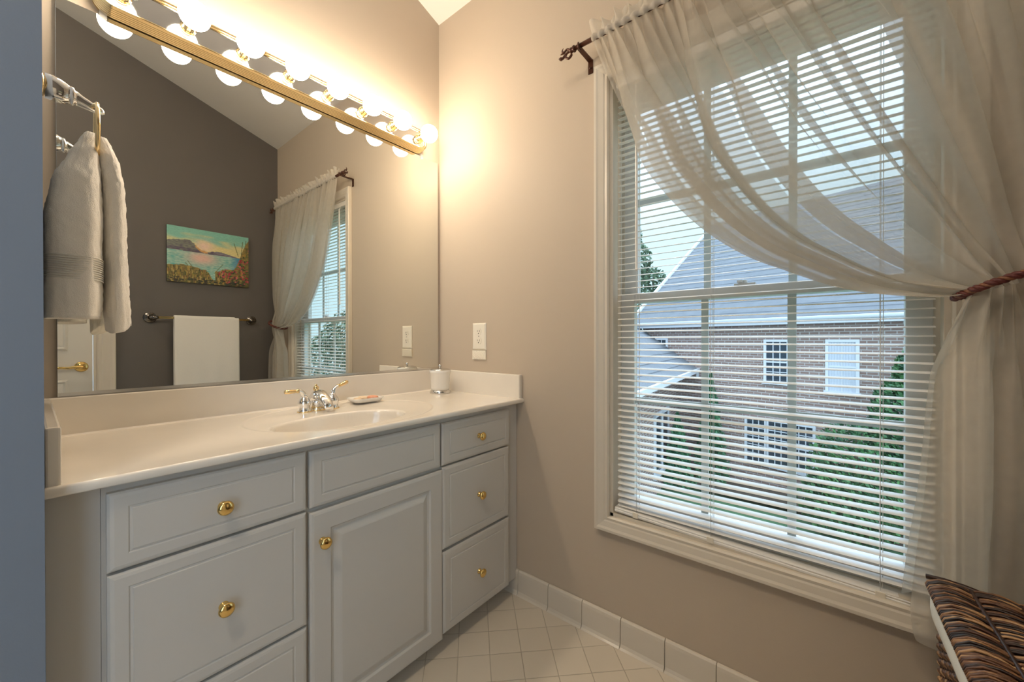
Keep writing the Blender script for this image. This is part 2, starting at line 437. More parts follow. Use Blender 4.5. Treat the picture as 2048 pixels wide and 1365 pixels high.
MB().box((VX0, YF - 0.075, VZ0), (VX1, YF - 0.08, VZ1)).build('glass', M['glass'], w2)

# tile base along the window wall: separate glazed tiles on a grout bed
bb = thing('baseboard_right', None, None, (0, -0.547, 0), kind='structure')
MB().box((0.0, -0.44, 0), (-0.007, YF + 0.02, 0.101)).build('grout_bed', M['grout'], bb)
joints = [-0.44, -0.547, -0.709, -0.871, -1.033, -1.195, -1.357, -1.519, -1.681, -1.843, -2.005, -2.167]
for a, b in zip(joints[:-1], joints[1:]):
    a -= 0.0012; b += 0.0012
    prof = [(-0.026, 0.0), (-0.019, 0.006), (-0.0145, 0.016), (-0.013, 0.09), (-0.0115, 0.101), (-0.007, 0.106), (-0.001, 0.107), (-0.001, 0.0)]
    MB().prism([(x, a, z) for x, z in prof], (0, b - a, 0)).build('tile', M['basetile'], bb, bevel=0.0008)
MB().box((-0.45, YF, 0), (-0.03, YF + 0.013, 0.107)).build('baseboard_front', M['basetile'], None, (-0.2, YF, 0), kind='structure')

# door in the dark wall (seen in the mirror)
d1 = thing('door_1', None, None, (-1.54, YF, 0), kind='structure')
def casing_profile(): return [(0.0, 0.0), (0.0, 0.012), (0.008, 0.018), (0.022, 0.016), (0.03, 0.019), (0.06, 0.022), (0.072, 0.026), (0.086, 0.026), (0.09, 0.02), (0.09, 0.0)]
def casing_frame(y_a, y_b, z_a, z_b, place, bottom=True, wdt=1.0):
    """mitred casing around the opening y_a..y_b, z_a..z_b ; place(u, z, h) -> world point"""
    mb = MB()
    pr = casing_profile()
    du = 1 if y_b > y_a else -1
    def ring(corner):
        return [place(*f) for f in corner]
    corners = []
    def off(i, d):
        if i == 0: return (y_a - du * d, z_a - (d if bottom else 0))
        if i == 1: return (y_a - du * d, z_b + d)
        if i == 2: return (y_b + du * d, z_b + d)
        return (y_b + du * d, z_a - (d if bottom else 0))
    rings = [[place(*off(i, d * wdt), h) for d, h in pr] for i in range(4)]
    if bottom: rings.append(rings[0])
    mb.loft(rings, True, not bottom, False)
    return mb
casing_frame(DX1, DX0, 0, DZ, lambda u, z, h: (u, YF + h, z), bottom=False).build('casing', M['trim'], d1)
mb = MB(); mb.box((DX1, YF, 0), (DX1 - 0.015, YF - 0.12, DZ)); mb.box((DX0, YF, 0), (DX0 + 0.015, YF - 0.12, DZ)); mb.box((DX0, YF, DZ), (DX1, YF - 0.12, DZ - 0.015))
mb.build('jamb', M['trim'], d1)
lx0, lx1 = DX0 + 0.018, DX1 - 0.018
mb = MB()
yf = YF - 0.012
mb.box((lx0, yf, 0.012), (lx1, yf - 0.036, DZ - 0.018))
leaf = mb.build('leaf', M['door'], d1)
for (px0, px1) in ((lx0 + 0.11, (lx0 + lx1) / 2 - 0.05), ((lx0 + lx1) / 2 + 0.05, lx1 - 0.11)):
    for (z0, z1) in ((0.22, 0.89), (1.08, 1.62), (1.72, 1.93)):
        mb = MB()
        R = [(0, 0.001), (0.012, 0.009), (0.022, 0.002), (0.05, 0.008)]
        rings = [[(px0 + d, yf + h, z0 + d), (px1 - d, yf + h, z0 + d), (px1 - d, yf + h, z1 - d), (px0 + d, yf + h, z1 - d)] for d, h in R]
        mb.loft(rings, True, True, False); mb.build('panel', M['door'], leaf)
mb = MB()
hx, hz = -1.185, 0.972
mb.lathe([(0.0, 0.0), (0.032, 0.0), (0.033, 0.004), (0.026, 0.009), (0.014, 0.011), (0.012, 0.04), (0.0, 0.045)], (hx, yf, hz), (0, 1, 0))
hnd = mb.build('handle', M['brass'], leaf)
mb = MB()
mb.tube(smooth_path([(hx + 0.008, yf + 0.036, hz), (hx - 0.02, yf + 0.04, hz + 0.002), (hx - 0.06, yf + 0.038, hz - 0.004), (hx - 0.095, yf + 0.036, hz - 0.001), (hx - 0.11, yf + 0.033, hz - 0.006)], 5),
        [0.009] * 6 + [0.0085] * 5 + [0.0075] * 5 + [0.008] * 5, 10)
mb.build('lever', M['brass'], leaf)

# ------------------------------------------------------------------ window 1
w1 = thing('window_1', None, None, (0, -1.4265, WZ0), kind='structure')
mb = casing_frame(WY0, WY1, WZ0, WZ1, lambda u, z, h: (-h * 0.95, u, z), True, 0.64)
mb.build('casing', M['trim'], w1)
mb = MB()
for (a, b) in (((0.0, WY0, WZ0), (0.135, WY0 - 0.012, WZ1)), ((0.0, WY1, WZ0), (0.135, WY1 + 0.012, WZ1)), ((0.0, WY0, WZ1), (0.135, WY1, WZ1 - 0.012)), ((0.0, WY0, WZ0), (0.135, WY1, WZ0 + 0.012))):
    mb.box(a, b)
# vinyl tracks beside the sashes
for yy, s in ((WY0 - 0.012, -1), (WY1 + 0.012, 1)):
    mb.box((0.045, yy, WZ0), (0.052, yy + s * 0.012, WZ1)); mb.box((0.079, yy, WZ0), (0.086, yy + s * 0.012, WZ1)); mb.box((0.118, yy, WZ0), (0.128, yy + s * 0.014, WZ1))
mb.build('jamb', M['trim'], w1)
SY0, SY1 = WY0 - 0.016, WY1 + 0.016
def sash(name, x0, x1, z0, z1, top, bot, gy0=-1.062, gy1=-1.792):
    mb = MB()
    mb.box((x0, SY0, z0), (x1, gy0, z1)); mb.box((x0, gy1, z0), (x1, SY1, z1))
    mb.box((x0, gy0, z1 - top), (x1, gy1, z1)); mb.box((x0, gy0, z0), (x1, gy1, z0 + bot))
    o = mb.build(name, M['vinyl'], w1, bevel=0.002)
    ga, gb = z0 + bot, z1 - top
    xm = (x0 + x1) / 2
    mb = MB()
    for k in (1, 2):
        yy = lerp(gy0, gy1, k / 3); mb.box((xm - 0.004, yy - 0.011, ga), (xm + 0.004, yy + 0.011, gb))
    zz = (ga + gb) / 2
    mb.box((xm - 0.0035, gy0, zz - 0.011), (xm + 0.0035, gy1, zz + 0.011))
    mb.build('muntin', M['vinyl'], o)
    MB().box((xm - 0.009, gy0 + 0.004, ga - 0.004), (xm - 0.006, gy1 - 0.004, gb + 0.004)).build('glass', M['glass'], o)
    return o
lo = sash('lower_sash', 0.050, 0.080, WZ0 + 0.012, 1.320, 0.036, 0.062)
hi = sash('upper_sash', 0.084, 0.114, 1.285, WZ1 - 0.012, 0.10, 0.036)
mb = MB(); mb.box((0.052, -1.395, 1.320), (0.078, -1.455, 1.328)); mb.lathe([(0.0, 0), (0.012, 0), (0.011, 0.010), (0, 0.012)], (0.065, -1.42, 1.328)); mb.box((0.042, -1.405, 1.329), (0.062, -1.42, 1.337))
mb.build('sash_lock', M['vinyl'], w1, bevel=0.001)

# ------------------------------------------------------------------ venetian blind
vb = thing('venetian_blind', 'white aluminium horizontal blind lowered inside the window frame', 'blind', (0.02, -1.4265, 0.5))
BY0, BY1 = -1.012, -1.842
BX = 0.020
MB().box((0.004, BY0 + 0.004, 2.094), (0.036, BY1 - 0.004, 2.126)).build('headrail', M['slat'], vb, bevel=0.003)
PITCH = 0.0229
def slat_mesh(z, sk=0.0):
    mb = MB()
    n = 6; hw = 0.0145; tilt = math.radians(8)
    top, bot = [], []
    for i in range(n + 1):
        q = -1 + 2 * i / n
        x = q * hw; h = 0.0022 * (1 - q * q)
        xr = x * math.cos(tilt) - h * math.sin(tilt); zr = x * math.sin(tilt) + h * math.cos(tilt)
        top.append((xr, zr + 0.0003)); bot.append((xr, zr - 0.0003))
    sec = top + bot[::-1]
    rings = []
    for y, k in ((BY0, 0.55), (BY0 - 0.006, 1), (BY1 + 0.006, 1), (BY1, 0.55)):
        zz = z + sk * (y - BY0)
        rings.append([(BX + a * k, y, zz + b) for a, b in sec])
    mb.loft(rings, True, True, False)
    return mb
zs0 = 0.536
s0 = slat_mesh(zs0).build('slat', M['slat'], vb)
nsl = int((2.085 - zs0) / PITCH)
for k in range(1, nsl + 1):
    dup(s0, vb, (0, 0, k * PITCH))
slat_mesh(0.5205, 0.006).build('slat', M['slat'], vb)
mb = MB()
rings = []
for y in (BY0 + 0.006, BY1 - 0.004):
    dz = 0.034 * (y - BY0)
    pr = [(-0.013, -0.006), (-0.0145, 0.0), (-0.011, 0.003), (-0.0135, 0.006), (-0.011, 0.0105), (0.012, 0.0105), (0.0145, 0.004), (0.012, -0.006)]
    rings.append([(0.012 + a, y, 0.5035 + dz + b) for a, b in pr])
mb.loft(rings, True, True, False)
br = mb.build('bottom_rail', M['slat'], vb)
for yy in (BY0 - 0.075, -1.4265 + 0.09, BY1 + 0.10):
    dz = 0.034 * (yy - BY0)
    MB().box((-0.005, yy + 0.010, 0.4965 + dz), (-0.002, yy - 0.010, 0.5145 + dz)).build('cord_clip', M['plastic'], br, bevel=0.001)
    mb = MB()
    for xx in (BX - 0.0145, BX + 0.0145): mb.tube([(xx, yy, 0.51 + dz), (xx, yy, 2.095)], 0.0007, 5)
    mb.tube([(BX + 0.002, yy - 0.006, 0.505 + dz), (BX + 0.002, yy - 0.006, 2.095)], 0.0008, 5)
    for k in range(nsl): mb.tube([(BX - 0.0145, yy, zs0 + k * PITCH - 0.002), (BX + 0.0145, yy, zs0 + k * PITCH + 0.001)], 0.0005, 3)
    mb.build('ladder_cord', M['cord'], vb)
mb = MB(); mb.tube([(-0.004, -1.092, 2.075), (-0.003, -1.092, 1.402)], 0.0048, 6, smooth=False); mb.sphere((-0.003, -1.092, 1.402), 0.006, 8, 6)
mb.tube([(-0.004, -1.092, 2.075), (0.006, -1.092, 2.098)], 0.0015, 6)
mb.build('tilt_wand', M['slat'], vb)

# ------------------------------------------------------------------ curtain rod with finials and brackets
RX, RZ = -0.088, 2.250
cr = thing('curtain_rod', 'dark bronze curtain rod with scrolled leaf finial above the window', 'curtain rod', (0, -1.47, RZ))
MB().tube([(RX, -0.885, RZ), (RX, -2.055, RZ)], 0.0085, 14).build('rod', M['bronze'], cr)
def finial(y0, d):
    mb = MB()
    mb.lathe([(0.004, 0), (0.012, 0.002), (0.012, 0.008), (0.007, 0.010), (0.010, 0.014), (0.010, 0.020), (0.004, 0.024)], (RX, y0, RZ), (0, d, 0), 16)
    def leaf_(pts, r): mb.tube(smooth_path([(RX + a, y0 + d * b, RZ + c) for a, b, c in pts], 6), r, 8)
    n1 = 19
    leaf_([(0, 0.018, 0.0), (0, 0.035, 0.012), (0, 0.050, 0.006), (0, 0.066, 0.004)], [lerp(0.0035, 0.0045, i / 18) if i < 12 else lerp(0.0055, 0.001, (i - 12) / 6) for i in range(n1)])
    leaf_([(0, 0.018, 0.0), (0, 0.040, -0.004), (0, 0.056, -0.014), (0, 0.074, -0.008)], [lerp(0.0035, 0.006, i / 18) if i < 14 else lerp(0.0075, 0.001, (i - 14) / 4) for i in range(n1)])
    leaf_([(0, 0.030, 0.004), (0, 0.042, -0.012), (0, 0.030, -0.026), (0, 0.017, -0.018), (0, 0.021, -0.008)], [lerp(0.0035, 0.0055, i / 24) if i < 18 else lerp(0.005, 0.001, (i - 18) / 6) for i in range(25)])
    leaf_([(0, 0.052, 0.004), (0, 0.058, 0.014), (0, 0.053, 0.024)], [lerp(0.005, 0.001, i / 12) for i in range(13)])
    return mb.build('finial', M['bronze'], cr)
finial(-0.888, 1); finial(-2.052, -1)
for yb in (-0.907, -2.032):
    mb = MB()
    mb.box((-0.001, yb - 0.010, 2.190), (-0.004, yb + 0.010, 2.242))
    mb.prism([(-0.001, yb - 0.009, 2.242), (-0.004, yb - 0.009, 2.236), (RX - 0.002, yb - 0.009, RZ - 0.012), (RX + 0.004, yb - 0.009, RZ - 0.009)], (0, 0.018, 0))
    mb.tube(arc((RX, yb, RZ), 0.0125, 150, 390, 12, (1, 0, 0), (0, 0, 1)), 0.0035, 6)
    mb.lathe([(0, 0), (0.004, 0), (0.004, 0.003), (0, 0.004)], (-0.004, yb, 2.21), (-1, 0, 0), 10)
    mb.build('bracket', M['bronze'], cr)

# ------------------------------------------------------------------ sheer curtain
LEAD = [(-0.962, 2.246), (-0.986, 2.173), (-1.053, 2.003), (-1.117, 1.868), (-1.176, 1.724), (-1.264, 1.589), (-1.358, 1.477), (-1.462, 1.388), (-1.556, 1.334), (-1.630, 1.294), (-1.698, 1.266), (-1.768, 1.249), (-1.833, 1.240), (-1.872, 1.244)]
def resample(pts, n):
    P = [Vector((a, b, 0)) for a, b in pts]; L = [0]
    for i in range(1, len(P)): L.append(L[-1] + (P[i] - P[i - 1]).length)
    out = []
    for k in range(n + 1):
        d = L[-1] * k / n; i = 1
        while i < len(P) - 1 and L[i] < d: i += 1
        t = (d - L[i - 1]) / (L[i] - L[i - 1]); q = P[i - 1].lerp(P[i], t); out.append((q.x, q.y))
    return out
NT = 84
LEADR = resample([tuple(p[:2]) for p in smooth_path([(a, b, 0) for a, b in LEAD], 4)], NT)
LCH = [(lerp(LEADR[0][0], LEADR[-1][0], k / NT), lerp(LEADR[0][1], LEADR[-1][1], k / NT)) for k in range(NT + 1)]
def tie_pt(s): return (-1.872 - 0.118 * s, 1.244 + 0.030 * s)
def base_path(s, t):
    s = max(-0.03, min(1.03, s))
    y0, z0 = -0.962 - 1.055 * s, 2.246
    y1, z1 = tie_pt(s)
    k = t * NT; i = min(int(k), NT - 1); f = k - i
    dy = lerp(LEADR[i][0] - LCH[i][0], LEADR[i + 1][0] - LCH[i + 1][0], f)
    dz = lerp(LEADR[i][1] - LCH[i][1], LEADR[i + 1][1] - LCH[i + 1][1], f)
    g = lerp(1 - 0.25 * max(s, 0) / 0.32, 0.14 * (1 - s) / 0.57, sstep(0.30, 0.44, s))
    y = lerp(y0, y1, t) + dy * g; z = lerp(z0, z1, t) + dz * g
    y -= 0.045 * math.sin(PI * t) * s * s
    return y, z
def phase(s): return 2 * PI * (11.5 * s + 0.30 * math.sin(2 * PI * 2.1 * s + 0.6) + 0.18 * math.sin(2 * PI * 5.3 * s + 2.0))
def curtain_pt(s, t):
    ph = phase(s)
    gath = 2 * PI * 34 * s + 1.5 * math.sin(17 * s)
    A = (2.7 + 1.2 * math.sin(2 * PI * 3.3 * s + 1.0) + 1.7 * (1 - sstep(0.26, 0.34, s))) * sstep(0.02, 0.42, t)
    A *= 1 - 0.72 * sstep(0.28, 0.34, s) * (1 - sstep(0.43, 0.50, s))
    A *= min(1, s / 0.05, (1 - s) / 0.04) if s < 0.05 or s > 0.96 else 1
    sl = s + A * math.sin(ph) / (2 * PI * 11.5)
    sl += 1.7 * sstep(0.0, 0.06, t) * (1 - sstep(0.35, 0.85, t)) * math.sin(gath) / (2 * PI * 34) * (min(1, s / 0.04) if s < 0.5 else min(1, (1 - s) / 0.04))
    y, z = base_path(sl, t)
    fine = (1 - sstep(0.0, 0.30, t))
    pin = 1 - sstep(0.72, 1.0, t)
    x = RX - 0.027 * math.cos(ph) * (0.25 + 0.75 * sstep(0.0, 0.35, t)) * (0.35 + 0.65 * pin)
    x -= 0.0085 * fine * math.sin(gath)
    x -= 0.006 * noise.noise(Vector((s * 22, t * 3.0, 3.3))) * sstep(0.05, 0.3, t)
    # gather into a rounded bunch at the tie
    bun = sstep(0.80, 1.0, t)
    x = lerp(x, -0.098 - 0.040 * math.sin(ph * 0.5) * (0.6 + 0.4 * math.sin(31 * s)), bun)
    z += 0.004 * fine * math.sin(gath * 0.5)
    return Vector((x, y, z))
def skirt_pt(s, q):
    y1, z1 = tie_pt(s)
    yh = -1.774 - 0.335 * s
    zh = 0.535 - 0.105 * sstep(0.05, 0.14, s)
    wv = q ** 0.42 if s < 0.5 else q ** 0.6
    e = [(0, 0), (0.13, 0.32), (0.24, 0.55), (0.35, 0.62), (0.66, 0.76), (0.92, 0.95), (1, 1)]
    for (a, fa), (b, fb) in zip(e[:-1], e[1:]):
        if q <= b: wv = lerp(fa, fb, (q - a) / (b - a)); break
    y = lerp(y1, yh, wv)
    z = lerp(z1, zh, q)
    ph = 2 * PI * (4.2 * s + 0.25 * math.sin(2 * PI * 1.7 * s + 1))
    sl = 1.55 * sstep(0.05, 0.35, q) * math.sin(ph) / (2 * PI * 4.2) * min(1, s / 0.08, (1 - s) / 0.08)
    y += (yh - -1.774) / max(s, 1e-3) * sl * wv if s > 0 else 0
    x = -0.098 - 0.040 * math.sin(phase(s) * 0.5) * (0.6 + 0.4 * math.sin(31 * s))
    x = lerp(x, lerp(-0.094, -0.070, sstep(0.5, 0.8, q)) - lerp(0.030, 0.017, sstep(0.5, 0.8, q)) * math.cos(ph), sstep(0, 0.30, q))
    x -= 0.006 * noise.noise(Vector((s * 9, q * 3.0, 8.1))) * q
    return Vector((x, y, z))
cu = thing('sheer_curtain', 'sheer ivory curtain swept aside and gathered low at the right of the window', 'curtain', (RX, -1.5, 0.45))
mb = MB(); mb.grid(lambda u, v: curtain_pt(u, v), 900, 120); mb.build('swag', M['sheer'], cu)
def return_pt(u, v):
    # the leading edge of the panel folds back behind itself in the swag
    p = curtain_pt(0.012 + 0.27 * u, v); q = base_path(0.012 + 0.27 * u + 0.035 * math.sin(7.5 * 2 * PI * u * 0.55 + 0.8) * sstep(0.05, 0.4, v), v)
    k = sstep(0.03, 0.30, v)
    return Vector((p.x + 0.022 * k * (1 - sstep(0.85, 1, v)) + 0.001, lerp(p.y, q[0], k), lerp(p.z, q[1], k)))
mb = MB(); mb.grid(return_pt, 260, 110); mb.build('return_fold', M['sheer'], cu)
mb = MB(); mb.grid(lambda u, v: skirt_pt(u, v), 260, 60); mb.build('skirt', M['sheer'], cu)
def header_pt(u, v):
    # pocket wraps the rod, ruffle stands above it
    y = -0.960 - 1.058 * u
    g = 2 * PI * 34 * u + 1.5 * math.sin(17 * u)
    if v < 0.5:
        a = lerp(-70, 90, v / 0.5)
        r = 0.0125 + 0.0035 * math.sin(g)
        return Vector((RX - r * math.cos(math.radians(a)), y, RZ + r * math.sin(math.radians(a))))
    q = (v - 0.5) / 0.5
    h = 0.036 + 0.009 * math.sin(u * 77) + 0.006 * math.sin(u * 151 + 1)
    return Vector((RX - 0.002 - q * (0.017 * math.sin(2 * PI * 21 * u + 2 * math.sin(13 * u)) + 0.003), y + q * 0.010 * math.sin(2 * PI * 21 * u + 1.2), RZ + 0.0125 + q * h + 0.003 * (1 - q) * math.sin(g)))
mb = MB(); mb.grid(header_pt, 520, 14)
def header_back(u, v):
    p = header_pt(u, 0.5 + 0.5 * v); q = header_pt(u, 0.5)
    return Vector((2 * RX - p.x + 0.003, p.y - 0.004, p.z - 0.003 * v))
mb.grid(header_back, 520, 7)
mb.build('ruffle_header', M['header'], cu)
# tieback rope
tb = thing('rope_tieback', 'twisted maroon and gold rope tieback holding the sheer curtain', 'tieback', (-0.01, -2.06, 1.33))
TP = smooth_path([(-0.006, -2.06, 1.328), (-0.07, -2.055, 1.318), (-0.130, -2.010, 1.300), (-0.158, -1.955, 1.282), (-0.156, -1.910, 1.266), (-0.135, -1.875, 1.250), (-0.098, -1.858, 1.240), (-0.060, -1.868, 1.243), (-0.040, -1.915, 1.258), (-0.030, -1.985, 1.290), (-0.012, -2.05, 1.322)], 16)
def strand(ph, mat):
    mb = MB(); pts = []
    n = len(TP)
    for i, p in enumerate(TP):
        t = (TP[min(i + 1, n - 1)] - TP[max(i - 1, 0)]).normalized(); a = t.orthogonal() if abs(t.z) > .9 else (Vector((0, 0, 1)) - t * t.z).normalized(); b = t.cross(a)
        an = ph + i * 0.62
        pts.append(p + (a * math.cos(an) + b * math.sin(an)) * 0.0044)
    mb.tube(pts, 0.0046 if mat is M['maroon'] else 0.0034, 7); mb.build('rope_strand', mat, tb)
strand(0, M['maroon']); strand(2 * PI / 3, M['maroon']); strand(4 * PI / 3, M['goldcord'])
mb = MB(); mb.lathe([(0, 0), (0.014, 0), (0.013, 0.004), (0.004, 0.006), (0.004, 0.02), (0.009, 0.024), (0, 0.028)], (0, -2.06, 1.328), (-1, 0, 0), 14); mb.build('hook', M['brass'], tb)

# ------------------------------------------------------------------ mirror
mi = thing('wall_mirror', 'large frameless rectangular mirror above the vanity backsplash', 'mirror', (-0.68, 0, 0.993))
MX0, MX1, MZ0, MZ1 = -1.3525, -0.0165, 0.9925, 2.0873
MB().box((MX0, -0.0075, MZ0), (MX1, -0.0012, MZ1)).build('backing', M['slot'], mi)
mb = MB()
bv = 0.004
rings = [[(MX0, -0.0076, MZ0), (MX1, -0.0076, MZ0), (MX1, -0.0076, MZ1), (MX0, -0.0076, MZ1)],
         [(MX0 + 0.0005, -0.008, MZ0 + 0.0005), (MX1 - 0.0005, -0.008, MZ0 + 0.0005), (MX1 - 0.0005, -0.008, MZ1 - 0.0005), (MX0 + 0.0005, -0.008, MZ1 - 0.0005)]]
mb.loft(rings, True, True, False); mb.build('glass', M['mirror'], mi)
mb = MB(); mb.box((MX0, -0.001, MZ0 - 0.001), (MX1, -0.0105, MZ0 + 0.0005)); mb.box((MX0, -0.0083, MZ0), (MX1, -0.0105, MZ0 + 0.0095))
mb.build('bottom_channel', M['nickel'], mi)
for cx in (-0.125, -1.262):
    mb = MB(); mb.box((cx - 0.008, -0.013, MZ1 - 0.012), (cx + 0.008, -0.0085, MZ1 + 0.012)); mb.box((cx - 0.008, -0.0085, MZ1 + 0.001), (cx + 0.008, 0, MZ1 + 0.012))
    mb.build('clip', M['clearplastic'], mi, bevel=0.001)

# ------------------------------------------------------------------ vanity light bar
LX0, LX1, LZ0, LZ1 = -1.285, -0.118, 2.092, 2.200
vl = thing('vanity_light_bar', 'long brass and chrome strip light with eight globe bulbs above mirror', 'light fixture', (-0.70, 0, 2.145))
def stadium(inset, r0=0.042, n=8):
    x0, x1, z0, z1 = LX0 + inset, LX1 - inset, LZ0 + inset, LZ1 - inset
    r = max(r0 - inset, 0.004); out = []
    for cx, cz, a0 in ((x1 - r, z0 + r, -90), (x1 - r, z1 - r, 0), (x0 + r, z1 - r, 90), (x0 + r, z0 + r, 180)):
        for k in range(n + 1):
            a = math.radians(a0 + 90 * k / n); out.append((cx + r * math.cos(a), cz + r * math.sin(a)))
    return out
prof = [(0.0, 0.0), (0.0, 0.004)]
yy = 0.006
for k in range(6):     # ridges
    prof += [(0.0030 + 0.0012 * k, yy), (-0.0012 + 0.0012 * k, yy + 0.0022), (-0.0010 + 0.0012 * k, yy + 0.0050), (0.0040 + 0.0012 * k, yy + 0.0070)]
    yy += 0.0074
prof += [(0.010, yy + 0.002), (0.014, yy + 0.003), (0.017, yy), (0.017, yy - 0.006)]
YPL = -(yy - 0.006)
mb = MB(); mb.loft([[(x, -d, z) for x, z in stadium(i)] for i, d in prof], True, False, True)
mb.build('ridged_trim', M['palebrass'], vl)
st = stadium(0.0165)
mb = MB(); mb.add([(x, YPL, z) for x, z in st] + [(x, YPL + 0.004, z) for x, z in st], [tuple(range(len(st))), tuple(range(2 * len(st) - 1, len(st) - 1, -1))] + [(i, (i + 1) % len(st), len(st) + (i + 1) % len(st), len(st) + i) for i in range(len(st))])
mb.build('mirror_plate', M['chrome'], vl)
BZ = 2.148
bxs = [-1.2255 + 0.1512 * k for k in range(8)]
so = bu = None
for bx in bxs:
    if so is None:
        so = MB().lathe([(0.0, 0.0), (0.021, 0.0), (0.021, 0.003), (0.0185, 0.005), (0.0175, 0.010), (0.0185, 0.012), (0.0175, 0.014), (0.0185, 0.030), (0.0185, 0.034), (0.013, 0.036), (0.0, 0.036)], (bx, YPL, BZ), (0, -1, 0), 28).build('socket', M['palebrass'], vl)
        mb = MB()
        R = 0.0405; yc = -0.1235
        pr = [(0.0125, 0.0), (0.0125, 0.006)]
        a0 = math.asin(0.0125 / R)
        base = YPL - 0.034
        pr = [(0.0125, 0.0)] + [(R * math.sin(a), (base - yc) - R * math.cos(a)) for a in [a0 + (PI - a0) * i / 18 for i in range(19)]]
        mb.lathe(pr, (bx, base, BZ), (0, -1, 0), 28)
        bu = mb.build('bulb', M['bulb'], so)
        bx0 = bx
    else:
        s2 = dup(so, vl, (bx - bx0, 0, 0))
        c = bu.copy(); COL.objects.link(c); c.parent = s2; ORG[c.name] = ORG[s2.name]

# ------------------------------------------------------------------ added fill lamp: unseen ceiling dome that brightens the room from the left
LMX, LMY = -2.15, -1.45
LMZ = ceil_z(LMX)
cl = thing('fill_lamp', 'added fill lamp, unseen frosted dome left of the vanity alcove', 'added fill lamp', (LMX, LMY, LMZ))
MB().lathe([(0, 0.06), (0.19, 0.06), (0.20, 0.04), (0.20, -0.05), (0, -0.05)], (LMX, LMY, LMZ - 0.06), (0, 0, 1), 32).build('canopy', M['brass'], cl)
MB().lathe([(0.18, 0.0), (0.175, 0.03), (0.14, 0.075), (0.08, 0.10), (0.0, 0.108)], (LMX, LMY, LMZ - 0.112), (0, 0, -1), 32).build('dome', M['dome'], cl)

# ------------------------------------------------------------------ vanity cabinet
va = thing('vanity_cabinet', 'white painted vanity cabinet with raised panel drawers under the countertop', 'cabinet', (-0.69, -0.28, 0))
CF, FF = -0.533, -0.553
mb = MB()
mb.box((-1.313, CF, 0.070), (-0.0035, CF + 0.019, 0.8635)); mb.box((-1.313, CF + 0.019, 0.070), (-1.297, -0.004, 0.8635)); mb.box((-0.0195, CF + 0.019, 0.070), (-0.0035, -0.004, 0.8635))
mb.box((-1.297, CF + 0.019, 0.070), (-0.0195, -0.004, 0.086)); mb.box((-1.297, -0.012, 0.086), (-0.0195, -0.004, 0.8635))
mb.box((-1.30, -0.455, 0.0), (-0.016, -0.01, 0.0705))
mb.build('carcass', M['cab'], va, bevel=0.001)
mb = MB(); mb.box((-1.3835, -0.5325, 0.0), (-1.3135, -0.515, 0.8635)); mb.build('filler_strip', M['cab'], va)
def front(name, x0, x1, z0, z1, kind='slab', frame=0.055):
    mb = MB()
    e = 0.007
    if kind == 'slab':
        R = [(0, CF - 0.0), (0, FF + 0.006), (0.004, FF + 0.0015), (0.010, FF), (0.030, FF - 0.0), (0.0325, FF + 0.0022), (0.036, FF + 0.0016), (0.0375, FF - 0.0006)]
    else:
        R = [(0, CF), (0, FF + 0.006), (0.004, FF + 0.0015), (0.010, FF), (frame, FF), (frame + 0.005, FF + 0.006), (frame + 0.012, FF + 0.0075), (frame + 0.030, FF + 0.0005), (frame + 0.034, FF - 0.0005)]
    rings = [[(x0 + d, y, z0 + d), (x1 - d, y, z0 + d), (x1 - d, y, z1 - d), (x0 + d, y, z1 - d)] for d, y in R]
    mb.loft(rings, True, True, False)
    return mb.build(name, M['cab'], va)
kn0 = None
def knob(par, x, z):
    global kn0
    if kn0 is None:
        kn0 = (MB().lathe([(0.0, 0), (0.0105, 0.0), (0.0105, 0.002), (0.0065, 0.006), (0.0055, 0.011), (0.009, 0.015), (0.0145, 0.018), (0.0165, 0.0215), (0.0155, 0.0255), (0.010, 0.0285), (0.0, 0.0295)], (x, FF, z), (0, -1, 0), 28).build('knob', M['brass'], par), Vector((x, 0, z)))
    else:
        c = kn0[0].copy(); COL.objects.link(c); c.parent = par; c.location = Vector((x, 0, z)) - kn0[1]; ORG[c.name] = ORG[par.name]
for (x0, x1, z0, z1, kx, kz) in ((-1.306, -0.930, 0.689, 0.845, -1.118, 0.763), (-1.306, -0.930, 0.379, 0.683, -1.117, 0.530), (-1.306, -0.930, 0.075, 0.373, -1.117, 0.224),
                                 (-0.4555, -0.074, 0.689, 0.843, -0.268, 0.765), (-0.4545, -0.0785, 0.383, 0.683, -0.268, 0.531), (-0.4525, -0.0785, 0.075, 0.373, -0.268, 0.224)):
    knob(front('drawer', x0, x1, z0, z1), kx, kz)
front('drawer_front', -0.921, -0.4635, 0.688, 0.844)
dr = front('door', -0.921, -0.4545, 0.0585, 0.6755, 'door')
knob(dr, -0.889, 0.591)

# ------------------------------------------------------------------ countertop with integral basin
ct = thing('vanity_countertop', 'glossy cream cultured marble countertop with integral oval basin', 'countertop', (-0.69, -0.28, 0.884))
TZ, TB, TF = 0.884, 0.8645, -0.572
TX0, TX1 = -1.3845, -0.0005
SXC, SYC, SA, SB = -0.732, -0.377, 0.214, 0.131
OXC, OYC, OA, OB = -0.672, -0.290, 0.325, 0.262
def top_z(x, y):
    z = TZ
    r2 = math.sqrt(((x - OXC) / OA) ** 2 + ((y - OYC) / OB) ** 2)
    z -= 0.0012 * (1 - sstep(0.97, 1.0, r2))
    z -= 0.004 * (1 - sstep(0.55, 1.0, r2))
    r = math.sqrt(((x - SXC) / SA) ** 2 + ((y - SYC) / SB) ** 2)
    if r < 1.06:
        k = 1 - sstep(0.965, 1.05, r)
        z -= 0.012 * k
        if r < 1: z -= 0.115 * (1 - r ** 4.5) ** 0.85
    cove = 0.006
    d = -0.022 - y
    if d < cove: z += (cove - max(d, 0)) ** 2 / cove * 0.9
    return z
mb = MB()
NX, NY = 420, 190
